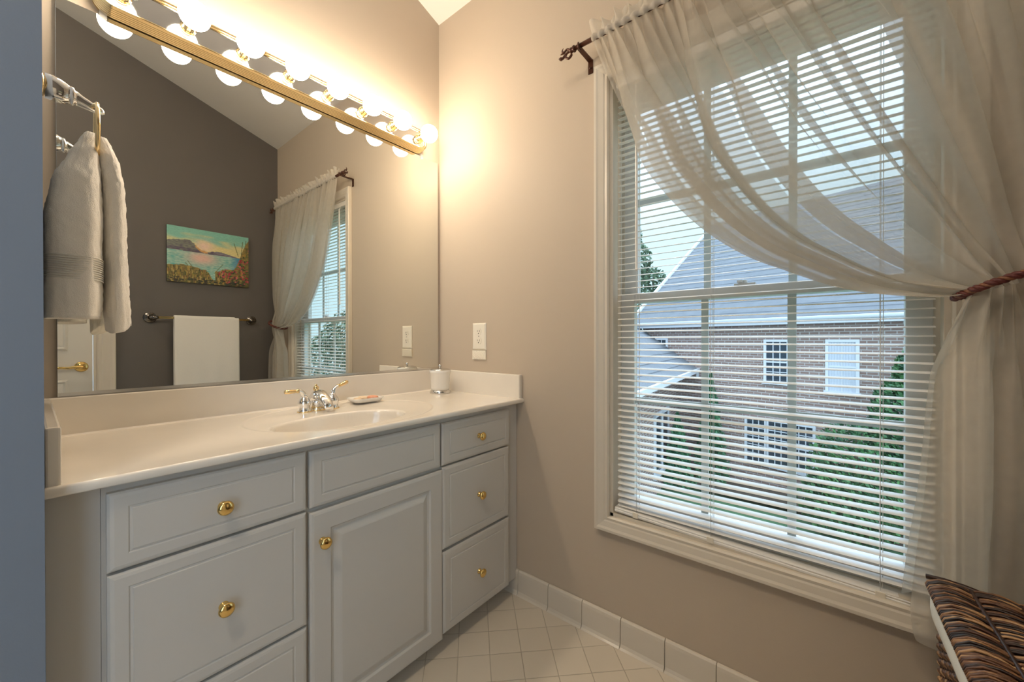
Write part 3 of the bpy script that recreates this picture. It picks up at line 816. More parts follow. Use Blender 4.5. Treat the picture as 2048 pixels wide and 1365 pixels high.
def topfn(u, v):
    x = lerp(TX0, TX1, u); y = lerp(-0.020, TF + 0.006, v)
    return (x, y, top_z(x, y))
mb.grid(topfn, NX, NY)
# rounded front edge
edge = [(TF + 0.006, TZ), (TF + 0.002, TZ - 0.0012), (TF, TZ - 0.005), (TF, TB + 0.003), (TF + 0.003, TB), (CF + 0.002, TB), (CF + 0.002, TB - 0.0)]
mb.grid(lambda u, v: (lerp(TX0, TX1, u), edge[round(v * 5)][0], edge[round(v * 5)][1]), 8, 5)
for xe in (TX0, TX1):
    mb.add([(xe, y, z) for y, z in edge[:6]] + [(xe, -0.02, TB), (xe, -0.02, TZ)], [tuple(range(8))])
mb.build('top_with_basin', M['marble'], ct)
mb = MB(); mb.box((TX0, -0.0008, 0.874), (TX1, -0.022, 0.9905)); mb.build('backsplash', M['marble'], ct, bevel=0.003)
mb = MB(); mb.box((TX1, -0.0222, 0.876), (-0.0215, TF + 0.008, 0.990)); mb.build('side_splash', M['marble'], ct, bevel=0.004)
mb = MB(); mb.box((TX0 + 0.0003, -0.0222, 0.876), (-1.364, TF + 0.010, 0.990)); mb.build('side_splash', M['marble'], ct, bevel=0.004)
mb = MB(); mb.lathe([(0, 0), (0.022, 0), (0.022, 0.004), (0.015, 0.006), (0, 0.005)], (SXC, SYC, top_z(SXC, SYC) - 0.001)); mb.build('drain', M['chrome'], ct)

# ------------------------------------------------------------------ faucet
FX, FY = -0.701, -0.112
fz = top_z(FX, FY)
fa = thing('basin_faucet', 'chrome and brass widespread faucet with two lever handles behind basin', 'faucet', (FX, FY, fz))
mb = MB()
mb.lathe([(0.0, 0.0), (0.026, 0.0), (0.026, 0.008), (0.022, 0.014)], (FX, FY, fz - 0.001))
rings = []
for (yy, zz, wx, hz_) in ((0.022, 0.030, 0.020, 0.010), (0.012, 0.046, 0.022, 0.016), (-0.006, 0.055, 0.0225, 0.020), (-0.028, 0.057, 0.021, 0.018), (-0.052, 0.050, 0.018, 0.014), (-0.074, 0.038, 0.0155, 0.0115), (-0.090, 0.026, 0.0135, 0.010), (-0.097, 0.018, 0.012, 0.008)):
    rings.append([(FX + 1.28 * wx * math.cos(2 * PI * k / 20), FY + yy, fz + zz - (0.0 if math.sin(2 * PI * k / 20) > 0 else 0.004) + 1.15 * hz_ * math.sin(2 * PI * k / 20)) for k in range(20)])
mb.loft(rings)
mb.lathe([(0.026, 0.006), (0.025, 0.03), (0.025, 0.044)], (FX, FY, fz), (0, 0, 1), 24)
sp_ = mb.build('spout', M['chrome'], fa)
MB().lathe([(0.0, 0), (0.031, 0), (0.031, 0.0035), (0.028, 0.005), (0, 0.005)], (FX, FY, fz - 0.0012)).build('base_ring', M['palebrass'], sp_)
mb = MB(); mb.tube([(FX, FY + 0.012, fz + 0.05), (FX, FY + 0.012, fz + 0.070)], 0.0028, 10)
mb.lathe([(0.003, 0), (0.005, 0.004), (0.0095, 0.011), (0.0105, 0.018), (0.0085, 0.024), (0.0045, 0.027), (0.0055, 0.030), (0, 0.033)], (FX, FY + 0.012, fz + 0.064), (0, 0, 1), 20)
mb.build('lift_knob', M['palebrass'], fa)
for s in (-1, 1):
    hx_, hy_ = FX + s * 0.0535, FY - 0.012
    hz0 = top_z(hx_, hy_)
    mb = MB()
    mb.lathe([(0.0, 0.0), (0.0225, 0.0), (0.0215, 0.006), (0.019, 0.014), (0.0195, 0.022), (0.0225, 0.030), (0.0225, 0.036), (0.019, 0.044), (0.0125, 0.053), (0.0095, 0.060), (0.0, 0.063)], (hx_, hy_, hz0 - 0.001))
    hd = mb.build('handle', M['chrome'], fa)
    MB().lathe([(0, 0), (0.0245, 0), (0.0245, 0.003), (0.022, 0.005), (0, 0.005)], (hx_, hy_, hz0 - 0.0012)).build('base_ring', M['palebrass'], hd)
    lift = 0.0 if s < 0 else 0.012
    dx, dy = (-0.93, -0.2) if s < 0 else (0.93, 0.25)
    P_ = [(hx_, hy_, hz0 + 0.050), (hx_ + dx * 0.004, hy_ + dy * 0.004, hz0 + 0.066), (hx_ + dx * 0.014, hy_ + dy * 0.014, hz0 + 0.077), (hx_ + dx * 0.026, hy_ + dy * 0.026, hz0 + 0.080 + lift * 0.25)]
    mb = MB(); pp = smooth_path(P_, 5); mb.tube(pp, [lerp(0.0105, 0.0068, i / (len(pp) - 1)) for i in range(len(pp))], 12); mb.build('lever', M['chrome'], hd)
    a = Vector(P_[-1]); d = Vector((dx, dy, 0.02 + (0.26 if s > 0 else 0.0))).normalized()
    MB().lathe([(0.0, -0.002), (0.0078, -0.002), (0.0078, 0.003), (0.006, 0.006), (0.0068, 0.014), (0.0082, 0.034), (0.0082, 0.040), (0.0065, 0.043), (0.0078, 0.046), (0.006, 0.050), (0, 0.051)], a, d, 16).build('lever_grip', M['palebrass'], hd)

# ------------------------------------------------------------------ soap dish and soaps
DXc, DYc = -0.500, -0.108
dz_ = top_z(DXc, DYc) + 0.003
an = math.radians(-6)
def rrect(cx, cy, hw, hd, r, ang, n=6):
    out = []
    for sx, sy, a0 in ((1, -1, -90), (1, 1, 0), (-1, 1, 90), (-1, -1, 180)):
        for k in range(n + 1):
            a = math.radians(a0 + 90 * k / n); x = sx * (hw - r) + r * math.cos(a); y = sy * (hd - r) + r * math.sin(a)
            out.append((cx + x * math.cos(ang) - y * math.sin(ang), cy + x * math.sin(ang) + y * math.cos(ang)))
    return out
mb = MB()
mb.loft([[(x, y, dz_ + h) for x, y in rrect(DXc, DYc, a, b, r, an)] for a, b, r, h in ((0.045, 0.032, 0.015, 0.0), (0.056, 0.040, 0.016, 0.004), (0.066, 0.048, 0.018, 0.017), (0.0655, 0.0475, 0.018, 0.019), (0.062, 0.044, 0.016, 0.018), (0.054, 0.037, 0.014, 0.007), (0.04, 0.025, 0.012, 0.005))], True, True, True)
mb.build('soap_dish', M['ceramic'], None, (DXc, DYc, dz_), label='small white rectangular ceramic soap dish on the counter by the faucet', cat='soap dish')
def soap(name, x, y, sx, sy, sz, rot, mat, label, shell=True):
    mb = MB(); rings = []
    for i in range(11):
        t = -1 + 2 * i / 10; rr = max(0.02, (1 - abs(t) ** 2.6) ** 0.5)
        ring = []
        for k in range(28):
            a = 2 * PI * k / 28
            rip = 1 + (0.07 * math.cos(9 * a) * (1 if t > -0.4 else 0) if shell else 0)
            px = sx * rr * math.cos(a) * rip; py = sy * rr * math.sin(a) * rip
            ring.append((x + px * math.cos(rot) - py * math.sin(rot), y + px * math.sin(rot) + py * math.cos(rot), dz_ + 0.0075 + sz * (1 + t)))
        rings.append(ring)
    mb.loft(rings); mb.build(name, mat, None, (x, y, dz_ + 0.008), label=label, cat='soap', group='guest soaps in the dish')
soap('soap', DXc + 0.031, DYc - 0.006, 0.021, 0.024, 0.0085, 0.2, M['soap1'], 'peach shell soap at the right end of the white dish')
soap('soap', DXc - 0.005, DYc + 0.010, 0.017, 0.020, 0.0080, 0.9, M['soap2'], 'cream shell soap in the middle of the white dish')
soap('soap', DXc - 0.037, DYc - 0.004, 0.016, 0.020, 0.0070, -0.3, M['soap2'], 'pale oval soap at the left end of the white dish', False)

# ------------------------------------------------------------------ canister
CXc, CYc = -0.118, -0.142
ca = thing('lidded_canister', 'white ceramic canister with chrome lid on the counter in the corner', 'canister', (CXc, CYc, TZ))
MB().lathe([(0, 0), (0.049, 0), (0.0495, 0.004), (0.047, 0.012), (0.042, 0.017), (0, 0.017)], (CXc, CYc, TZ + 0.0005), n=36).build('foot', M['nickel'], ca)
MB().lathe([(0, 0.016), (0.0415, 0.0165), (0.044, 0.022), (0.0455, 0.028), (0.0455, 0.030), (0.0495, 0.094), (0.0505, 0.0955), (0.0505, 0.099), (0.0515, 0.100), (0.0525, 0.112), (0.0505, 0.1135), (0, 0.1135)], (CXc, CYc, TZ), n=36).build('jar', M['ceramic'], ca)
li = MB().lathe([(0, 0.1135), (0.0505, 0.1135), (0.0505, 0.116), (0.046, 0.119), (0.030, 0.1225), (0.010, 0.1245), (0, 0.125)], (CXc, CYc, TZ), n=36).build('lid', M['nickel'], ca)
MB().lathe([(0.003, 0.124), (0.003, 0.127), (0.0065, 0.130), (0.0080, 0.135), (0.0065, 0.140), (0, 0.143)], (CXc, CYc, TZ), n=20).build('knob', M['nickel'], li)

# ------------------------------------------------------------------ outlet
ou = thing('wall_outlet', 'ivory duplex outlet plate with ribbed guide light on the window wall', 'outlet', (0, -0.300, 1.14))
oy0, oy1, oz0, oz1 = -0.2545, -0.3454, 1.097, 1.228
mb = MB(); mb.loft([[(-h, oy0 - d, oz0 + d), (-h, oy1 + d, oz0 + d), (-h, oy1 + d, oz1 - d), (-h, oy0 - d, oz1 - d)] for d, h in ((0, 0.0005), (0.0, 0.003), (0.006, 0.0075), (0.012, 0.008))], True, True, False)
mb.build('cover_plate', M['plastic'], ou)
for zc in (1.186, 1.141):
    mb = MB(); pts = []
    for k in range(32):
        a = 2 * PI * k / 32; pts.append((-0.300 + 0.0185 * math.cos(a), zc + max(-0.0155, min(0.0155, 0.0195 * math.sin(a)))))
    mb.loft([[(-0.0078, y, z) for y, z in pts], [(-0.0095, y, z) for y, z in pts], [(-0.0098, -0.3 + (y + 0.3) * 0.93, zc + (z - zc) * 0.93) for y, z in pts]], True, True, False)
    rc = mb.build('receptacle', M['plastic'], ou)
    mb = MB(); mb.box((-0.0097, -0.2925, zc - 0.002), (-0.0102, -0.2945, zc + 0.0075)); mb.box((-0.0097, -0.3055, zc - 0.003), (-0.0102, -0.3080, zc + 0.0075))
    mb.lathe([(0, 0), (0.003, 0), (0.003, 0.0005), (0, 0.0005)], (-0.0097, -0.300, zc - 0.0085), (-1, 0, 0), 12)
    mb.build('slot', M['slot'], rc)
mb = MB(); mb.lathe([(0, 0), (0.003, 0), (0.0025, 0.001), (0, 0.0012)], (-0.008, -0.300, 1.1635), (-1, 0, 0), 12); mb.build('screw', M['nickel'], ou)
lz0, lz1 = 1.050, 1.0945
mb = MB(); mb.box((-0.0005, oy0 - 0.0, lz0), (-0.007, oy1 + 0.0, lz1))
for k in range(13):
    y = oy0 - 0.002 - k * 0.0105 + 0.035
    a, b = Vector((-0.007, y, lz1 - 0.003)), Vector((-0.007, y - 0.036, lz0 + 0.003))
    t0 = max(0, (y - (oy0 - 0.003)) / 0.036); t1 = min(1, (y - (oy1 + 0.003)) / 0.036)
    if t1 > t0: mb.tube([a.lerp(b, t0), a.lerp(b, t1)], 0.0022, 5)
mb.build('guide_light', M['plastic'], ou, bevel=0.0008)

# ------------------------------------------------------------------ towel ring on the left wall + hand towel
TRY, TRZ = -0.200, 1.752
tr = thing('towel_ring', 'chrome post with hanging brass ring on the wall left of mirror', 'towel ring', (-1.385, TRY, TRZ))
XW = -1.385
MB().lathe([(0, 0), (0.026, 0), (0.027, 0.004), (0.025, 0.008), (0.021, 0.010), (0, 0.010)], (XW, TRY, TRZ), (1, 0, 0), 32).build('wall_plate', M['palebrass'], tr)
mb = MB()
rings = []
for (d, w_, h_, zo) in ((0.010, 0.022, 0.027, 0.0), (0.022, 0.0235, 0.0285, -0.001), (0.036, 0.022, 0.026, -0.003), (0.046, 0.018, 0.021, -0.004), (0.050, 0.0165, 0.019, -0.004), (0.052, 0.0185, 0.0205, -0.005), (0.056, 0.0185, 0.020, -0.006), (0.058, 0.0150, 0.016, -0.007), (0.062, 0.0145, 0.0155, -0.008), (0.072, 0.013, 0.013, -0.012), (0.092, 0.010, 0.0100, -0.019), (0.104, 0.008, 0.0085, -0.022), (0.109, 0.004, 0.004, -0.023)):
    ring = []
    for k in range(28):
        a = 2 * PI * k / 28; ca_, sa_ = math.cos(a), math.sin(a)
        e_ = 0.72
        ring.append((XW + d, TRY + w_ * math.copysign(abs(ca_) ** e_, ca_), TRZ + zo + h_ * math.copysign(abs(sa_) ** e_, sa_)))
    rings.append(ring)
mb.loft(rings); mb.build('post', M['chrome'], tr)
RR = 0.069
RC = Vector((-1.2905, TRY, 1.742 - RR))
mb = MB(); mb.tube([RC + Vector((0.10 * 0.03 * math.sin(a), RR * math.sin(a), RR * math.cos(a))) for a in [2 * PI * k / 56 for k in range(56)]], 0.0048, 12, closed=True)
mb.build('ring', M['palebrass'], tr)
ht = thing('hand_towel', 'white terry hand towel draped through the brass ring beside mirror', 'towel', (-1.30, TRY, 1.20))
def towel_lobe(stations, nf, amp, ph0, name, jag):
    mb = MB(); n = 72; rings = []
    m_ = 60
    ks = [s_[0] for s_ in stations]
    def at(z, j):
        for a, b in zip(stations[:-1], stations[1:]):
            if a[0] >= z >= b[0]:
                t = (a[0] - z) / (a[0] - b[0]); t = t * t * (3 - 2 * t) * 0.4 + t * 0.6
                return lerp(a[j], b[j], t)
        return stations[-1][j]
    for i in range(m_ + 1):
        z = lerp(ks[0], ks[-1], i / m_)
        cx, cy, hx, hy = (at(z, j) for j in (1, 2, 3, 4))
        g = i / m_
        ring = []
        for k in range(n):
            a = 2 * PI * k / n; c_, s_ = math.cos(a), math.sin(a)
            x = hx * math.copysign(abs(c_) ** 0.7, c_); y = hy * math.copysign(abs(s_) ** 0.7, s_)
            f = 1 + amp * g * math.sin(nf * a + ph0 + 1.2 * g)
            bumpx = 0.0016 * noise.noise(Vector((a * 3, z * 26, ph0)))
            fz_ = 0.0025 * noise.noise(Vector((math.cos(a) * 9, math.sin(a) * 9, z * 90 + ph0)))
            ring.append((cx + x * f + bumpx + fz_ * c_, cy + y * f + fz_ * s_, z + (jag * g * math.sin(a + 0.6) * 0.02 if g > 0.8 else 0)))
        rings.append(ring)
    last = rings[-1]
    c = [sum(p[q] for p in last) / n for q in range(3)]
    for k_ in (0.9, 0.6, 0.25):
        rings.append([tuple(lerp(c[q], p[q], k_) if q < 2 else p[2] + 0.012 * (1 - k_) for q in range(3)) for p in last])
    mb.loft(rings); return mb.build(name, M['towel'], ht)
LA = [(1.6625, -1.302, TRY - 0.002, 0.010, 0.024), (1.645, -1.304, TRY - 0.002, 0.016, 0.034), (1.60, -1.313, TRY - 0.002, 0.026, 0.050), (1.53, -1.325, TRY - 0.004, 0.042, 0.070), (1.44, -1.331, TRY - 0.006, 0.049, 0.082), (1.33, -1.333, TRY - 0.006, 0.049, 0.088), (1.245, -1.333, TRY - 0.006, 0.049, 0.090), (1.225, -1.333, TRY - 0.006, 0.048, 0.089), (1.200, -1.334, TRY - 0.006, 0.0465, 0.088)]
LB = [(1.6600, -1.282, TRY + 0.004, 0.010, 0.024), (1.645, -1.2805, TRY + 0.004, 0.015, 0.032), (1.60, -1.270, TRY + 0.004, 0.020, 0.046), (1.53, -1.262, TRY + 0.005, 0.0215, 0.056), (1.42, -1.2605, TRY + 0.005, 0.022, 0.060), (1.30, -1.258, TRY + 0.004, 0.0215, 0.060), (1.235, -1.256, TRY + 0.000, 0.022, 0.056), (1.180, -1.2535, TRY - 0.004, 0.021, 0.040)]
towel_lobe(LA, 5, 0.035, 0.3, 'front_fold', 0.1)
towel_lobe(LB, 4, 0.10, 1.1, 'back_fold', 0.8)
mb = MB()
for k in range(11):
    z = 1.343 - 0.0052 * k
    pts = []
    for q in range(40):
        a = 2 * PI * q / 40; c_, s_ = math.cos(a), math.sin(a)
        pts.append((-1.333 + 0.0505 * math.copysign(abs(c_) ** 0.7, c_), TRY - 0.006 + 0.0885 * math.copysign(abs(s_) ** 0.7, s_) * (1.0), z))
    mb.tube(pts, 0.0017, 5, closed=True)
mb.build('woven_band', M['liner'], ht)

# ------------------------------------------------------------------ bath towel bar and towel on the dark wall (seen in the mirror)
bt = thing('towel_bar', 'brass towel bar with round dark metal ends on the dark wall', 'towel bar', (-0.53, YF, 1.31))
BYY, BZZ = YF + 0.07, 1.311
mb = MB(); mb.tube([(-0.835, BYY, BZZ), (-0.225, BYY, BZZ)], 0.0085, 14); mb.build('bar', M['brass'], bt)
for ex, sgn in ((-0.85, 1), (-0.21, -1)):
    mb = MB(); mb.lathe([(0, 0), (0.037, 0), (0.038, 0.005), (0.033, 0.009), (0.029, 0.010), (0.027, 0.016), (0.018, 0.020), (0.012, 0.030), (0.012, 0.066), (0.014, 0.074), (0.0, 0.082)], (ex, YF, BZZ), (0, 1, 0), 28)
    mb.tube([(ex, BYY, BZZ), (ex + sgn * 0.035, BYY, BZZ)], [0.0125, 0.0105], 14)
    mb.build('end_post', M['darkmetal'], bt)
def drape(u, v):
    x = lerp(-0.728, -0.322, u)
    L1, L2, R_ = 0.62, 0.50, 0.0125
    Lt = L1 + PI * R_ + L2; d = v * Lt
    fold = 0.003 * math.sin(u * 9 + 1) + 0.0022 * math.sin(u * 23)
    if d < L1: return Vector((x + 0.004 * (1 - d / L1) * math.sin(u * 7), BYY + R_ + fold * (1 - d / L1), BZZ - L1 + d))
    if d < L1 + PI * R_:
        a = (d - L1) / R_
        return Vector((x, BYY + R_ * math.cos(a), BZZ + R_ * math.sin(a) + (-0.006 if u > 0.93 else 0)))
    q = d - L1 - PI * R_
    return Vector((x, BYY - R_ - 0.002 * q, BZZ - q))
mb = MB(); mb.grid(drape, 40, 130)
bto = mb.build('bath_towel', M['towel'], None, (-0.525, BYY, BZZ), label='white bath towel folded over the brass bar on the dark wall', cat='towel')
so_ = bto.modifiers.new('thickness', 'SOLIDIFY'); so_.thickness = 0.008; so_.offset = 1
mb = MB()

# ------------------------------------------------------------------ painting on the dark wall
PX0, PX1, PZ0, PZ1 = -0.757, -0.233, 1.586, 2.004
pa = thing('canvas_painting', 'unframed seascape canvas with flowers hung on the dark wall', 'painting', (-0.495, YF, 1.586))
MB().box((PX0, YF + 0.001, PZ0), (PX1, YF + 0.0185, PZ1)).build('stretched_canvas', M['slot'], pa)
rnd = random.Random(3)
dabs = []
for k in range(230):
    u = 0.58 + 0.42 * rnd.random(); vv = 0.03 + rnd.random() * (0.30 + 0.42 * max(0, (u - 0.72) / 0.28))
    c = rnd.choice([(0.42, 0.02, 0.05), (0.30, 0.015, 0.03), (0.42, 0.02, 0.05), (0.60, 0.13, 0.13), (0.50, 0.06, 0.08), (0.36, 0.22, 0.04), (0.10, 0.14, 0.03), (0.03, 0.05, 0.015), (0.03, 0.05, 0.015), (0.30, 0.25, 0.05), (0.08, 0.04, 0.02)])
    r_ = 0.006 + 0.010 * rnd.random(); dabs.append((u, vv, r_ * rnd.uniform(0.7, 1.3), r_ * rnd.uniform(0.9, 2.0), c))
for k in range(330):
    u = rnd.random() * 0.64; vv = rnd.random() * 0.28
    c = rnd.choice([(0.38, 0.27, 0.05), (0.28, 0.20, 0.04), (0.10, 0.11, 0.02), (0.20, 0.11, 0.03), (0.05, 0.055, 0.012), (0.44, 0.33, 0.10)])
    r_ = 0.004 + 0.005 * rnd.random(); dabs.append((u, vv, r_, r_ * rnd.uniform(3, 7), c))
for k in range(60):
    r_ = 0.008 + 0.008 * rnd.random(); dabs.append((rnd.random(), rnd.random() * 0.09, r_ * 1.6, r_, rnd.choice([(0.012, 0.015, 0.008), (0.03, 0.02, 0.01), (0.02, 0.035, 0.02)])))
def painting_color(u, v):
    n1 = noise.noise(Vector((u * 6, v * 14, 0))); n2 = noise.noise(Vector((u * 22, v * 60, 5)))
    def mix(a, b, t): return tuple(lerp(p, q, max(0, min(1, t))) for p, q in zip(a, b))
    hor = 0.575 - 0.02 * u
    if v > hor:
        t = (v - hor) / (1 - hor)
        c = mix((0.72, 0.62, 0.28), (0.22, 0.52, 0.42), sstep(0.25, 0.75, t + 0.35 * n1))
        g = math.exp(-(((u - 0.43) / 0.10) ** 2 + ((v - 0.70) / 0.10) ** 2)); c = mix(c, (0.85, 0.62, 0.50), g)
        m1 = hor + 0.17 * math.exp(-((u - 0.10) / 0.22) ** 2) + 0.09 * math.exp(-((u - 0.26) / 0.10) ** 2) + 0.06 * math.exp(-((u - 0.62) / 0.14) ** 2) + 0.015 * n2 + 0.012
        if v < m1:
            c = mix((0.20, 0.22, 0.17), (0.09, 0.07, 0.12), 0.5 + 0.9 * n2 + (0.3 if v < hor + 0.06 else -0.2))
            if 0.32 < u < 0.47 and v > m1 - 0.035: c = (0.62, 0.33, 0.12)
            if u > 0.55: c = mix((0.12, 0.09, 0.15), (0.24, 0.23, 0.25), 0.5 + n2)
    else:
        c = mix((0.12, 0.42, 0.38), (0.42, 0.62, 0.50), 0.5 + 0.9 * n2 + 0.3 * n1)
        g = math.exp(-(((u - 0.40) / 0.17) ** 2 + ((v - 0.47) / 0.11) ** 2)); c = mix(c, (0.74, 0.48, 0.40), g * 1.1)
        if u > 0.7: c = mix(c, (0.03, 0.22, 0.42), sstep(0.70, 0.88, u) * 0.85)
    land = 0.27 + 0.05 * math.sin(u * 7 + 0.4) - (0.14 * sstep(0.46, 0.54, u) if u < 0.60 else 0) + 0.02 * n2
    if u > 0.56: land = max(land, 0.25 + 0.07 * sstep(0.56, 0.70, u) + 0.62 * sstep(0.78, 1.02, u) + 0.02 * n2)
    if v < land:
        c = mix((0.05, 0.06, 0.015), (0.28, 0.20, 0.05), 0.5 + n2 + (v / max(land, 0.01) - 0.5) * 0.6)
        for du, dv, ru, rv, dc in dabs:
            if abs(du - u) < ru and ((du - u) / ru) ** 2 + ((dv - v) / rv) ** 2 < 1: c = dc
    elif u > 0.80 or 0.2 < u < 0.66:
        for (bu, b0, b1, sl_) in ((0.27, 0.25, 0.42, -0.05), (0.31, 0.25, 0.40, -0.04), (0.55, 0.22, 0.42, 0.06), (0.86, 0.6, 0.86, -0.03), (0.90, 0.62, 0.9, 0.01), (0.945, 0.7, 0.93, 0.01)):
            if b0 < v < b1 and abs(u - (bu + sl_ * (v - b0) / (b1 - b0) * 2)) < 0.0045: c = (0.12, 0.13, 0.03)
    return c
NU, NV = 210, 168
mb = MB()
mb.grid(lambda u, v: (lerp(PX0, PX1, u), YF + 0.0192 + 0.0004 * noise.noise(Vector((u * 60, v * 60, 1))), lerp(PZ0, PZ1, v)), NU, NV)
po = mb.build('painted_face', M['canvaspaint'], pa)
ca_attr = po.data.color_attributes.new('paint', 'FLOAT_COLOR', 'POINT')
vals = []
for i in range(NU + 1):
    for j in range(NV + 1):
        vals += [*painting_color(i / NU, j / NV), 1.0]
ca_attr.data.foreach_set('color', vals)

# ------------------------------------------------------------------ wicker hamper
hp = thing('wicker_hamper', 'dark brown wicker hamper with woven lid and cream liner by curtain', 'hamper', (-0.36, -1.97, 0))
HA, HB, HC, HD = Vector((-0.112, -1.812, 0)), Vector((-0.185, -2.150, 0)), Vector((-0.640, -2.165, 0)), Vector((-0.615, -1.826, 0))
def hull(t, inset, z, taper=0.0):
    cs = [HA, HB, HC, HD]; c = sum(cs, Vector()) / 4
    k = int(t * 4) % 4; f = t * 4 - int(t * 4)
    p = cs[k].lerp(cs[(k + 1) % 4], f); n_ = (p - c); d = n_.length
    # soften the corners
    cc = min(f, 1 - f); soft = 0.018 * max(0, 1 - cc / 0.09) ** 2
    p = c + n_ * ((d - inset - soft) / d)
    return Vector((p.x, p.y, z))
mb = MB()
RN = 60
for r in range(RN):
    z = 0.012 + r * 0.0087
    mb.c = random.uniform(0.35, 0.95)
    pts = []
    N = 300
    for k in range(N):
        t = k / N; s_ = math.sin(2 * PI * (t * 60) + (PI if r % 2 else 0))
        pts.append(hull(t, 0.020 + 0.018 * (1 - z / 0.55) - 0.0055 * s_, z + 0.0012 * math.sin(t * 90 + r)))
    mb.tube(pts, 0.0040, 6, closed=True)
mb.build('woven_body', M['wicker'], hp, attr=True)
mb = MB()
for k in range(120):
    t = (k + 0.5) / 120
    mb.tube([hull(t, 0.020 + 0.018 * (1 - z / 0.55), z) for z in (0.004, 0.2, 0.4, 0.540)], 0.0036, 6)
mb.build('stake', M['darkwicker'], hp)
mb = MB()
N = 160
rings = [[hull(k / N, ins, z) for k in range(N)] for ins, z in ((0.014, 0.530), (0.002, 0.538), (-0.002, 0.556), (-0.002, 0.576), (0.002, 0.584), (0.02, 0.586))]
mb.loft(rings, True, False, True); mb.build('cloth_liner', M['liner'], hp)
mb = MB()
rs = random.Random(5)
NS = 92
for k in range(NS):
    f = (k + 0.5) / NS
    a = HA.lerp(HD, f); b = HB.lerp(HC, f)
    mb.c = rs.choice([0.1, 0.2, 0.5, 0.75, 0.85, 0.95, 0.6])
    dirn = (b - a).normalized()
    pts = []
    ztop = 0.601
    pts.append(a + dirn * 0.004 + Vector((0, 0, 0.585)))
    pts.append(a - dirn * 0.002 + Vector((0, 0, 0.592)))
    pts.append(a + dirn * 0.001 + Vector((0, 0, 0.599)))
    L = (b - a).length
    nn = 46
    for i in range(1, nn):
        d = 0.010 + (L - 0.020) * i / nn
        wv = (d + 0.22 * f * 0.0 + (0.5 * (k % 2)) * 0.012) / 0.066
        hgt = 0.0095 * (abs(math.sin(PI * wv)) ** 0.7)
        slant = 0.020 * (d / L)
        p = a + dirn * d + (HD - HA).normalized() * (-slant + 0.003 * math.sin(k * 1.7 + d * 30))
        pts.append(Vector((p.x, p.y, ztop + hgt + 0.004 * math.sin(PI * i / nn) + rs.uniform(-0.0006, 0.0006))))
    pts.append(b + Vector((0, 0, 0.594)))
    mb.tube(pts, rs.uniform(0.0022, 0.0030), 6)
mb.build('woven_lid', M['wicker'], hp, attr=True)
mb = MB()
for q in range(1, 6):
    d = 0.066 * q
    pts = []
    for i in range(25):
        f = i / 24; a = HA.lerp(HD, f); b = HB.lerp(HC, f); dn = (b - a).normalized()
        p = a + dn * d; pts.append(Vector((p.x, p.y, 0.6035 + 0.003 * math.sin(PI * d / (b - a).length))))
    mb.tube(pts, 0.0052, 6)
rim = [Vector((p.x, p.y, 0.597)) for p in (HA, HB)]
mb.tube([HA.lerp(HB, t / 12) + Vector((0.012 * (1 - t / 12), 0, 0.603 + 0.004 * math.sin(t))) for t in range(13)], 0.0055, 7)
mb.tube([HD.lerp(HC, t / 12) + Vector((-0.004, 0, 0.600)) for t in range(13)], 0.0055, 7)
mb.build('lid_rib', M['darkwicker'], hp)
mb = MB(); mb.prism([tuple(p + Vector((0, 0, 0.5885))) for p in (HA.lerp(HC, 0.015), HB.lerp(HD, 0.015), HC.lerp(HA, 0.015), HD.lerp(HB, 0.015))], (0, 0, 0.010)); mb.build('lid_backing', M['darkwicker'], hp)

# ------------------------------------------------------------------ outside: ground, neighbour house, planting
GZ = -3.80
MB().grid(lambda u, v: (lerp(1.5, 60, u), lerp(-45, 45, v), GZ + 0.12 * noise.noise(Vector((u * 9, v * 9, 2)))), 40, 40).build('lawn', M['lawn'], None, kind='structure')
ANG = math.radians(72.9)
NP = Vector((13.43, -0.826, 0))
NE = Vector((math.cos(ANG), math.sin(ANG), 0)); NN = Vector((-math.sin(ANG), math.cos(ANG), 0))
nh = thing('neighbour_house', 'brown brick house with grey shingled roof seen beyond the window', 'house', NP)
nh.rotation_euler = (0, 0, ANG)
def H(mb, name, mat, parent=None):
    """build in house-local coordinates: x along the wall, y towards us, z up"""
    o = mb.build(name, mat, None, (0, 0, 0)); o.parent = parent or nh; return o
H(MB().box((-9, -0.25, GZ), (5.75, 0, 1.72)), 'brick_wall', M['brick'])
# roof: courses of shingles as stepped strips
mb = MB()
SLP = 0.8
ny = 26
RYT = -6.4
for k in range(ny):
    y0 = lerp(0.38, RYT, k / ny); y1 = lerp(0.38, RYT, (k + 1) / ny)
    z0 = 1.83 - SLP * (y0 - 0.35); z1 = 1.83 - SLP * (y1 - 0.35)
    mb.prism([(-9.3, y0, z0 + 0.03), (-9.3, y1, z1 + 0.008), (-9.3, y1, z1 - 0.03), (-9.3, y0, z0 - 0.01)], (15.45, 0, 0))
H(mb, 'shingle_roof', M['shingle'])
mb = MB(); mb.prism([(6.10, 0.42, 1.66), (6.10, RYT, 1.66 - SLP * (RYT - 0.42)), (6.10, RYT, 1.90 - SLP * (RYT - 0.42)), (6.10, 0.42, 1.90)], (0.12, 0, 0))
mb.box((-9.3, 0.38, 1.60), (6.2, 0.42, 1.82)); mb.box((-9.3, 0.02, 1.60), (6.1, 0.38, 1.63))
H(mb, 'fascia', M['housewhite'])
mb = MB(); mb.loft([[(x, 0.42 + 0.06 * (1 - math.cos(a)), 1.80 - 0.10 * math.sin(a)) for a in [PI * q / 8 for q in range(9)]] + [(x, 0.53, 1.81), (x, 0.43, 1.81)] for x in (-9.3, 6.2)], True, True, False); H(mb, 'gutter', M['housewhite'])
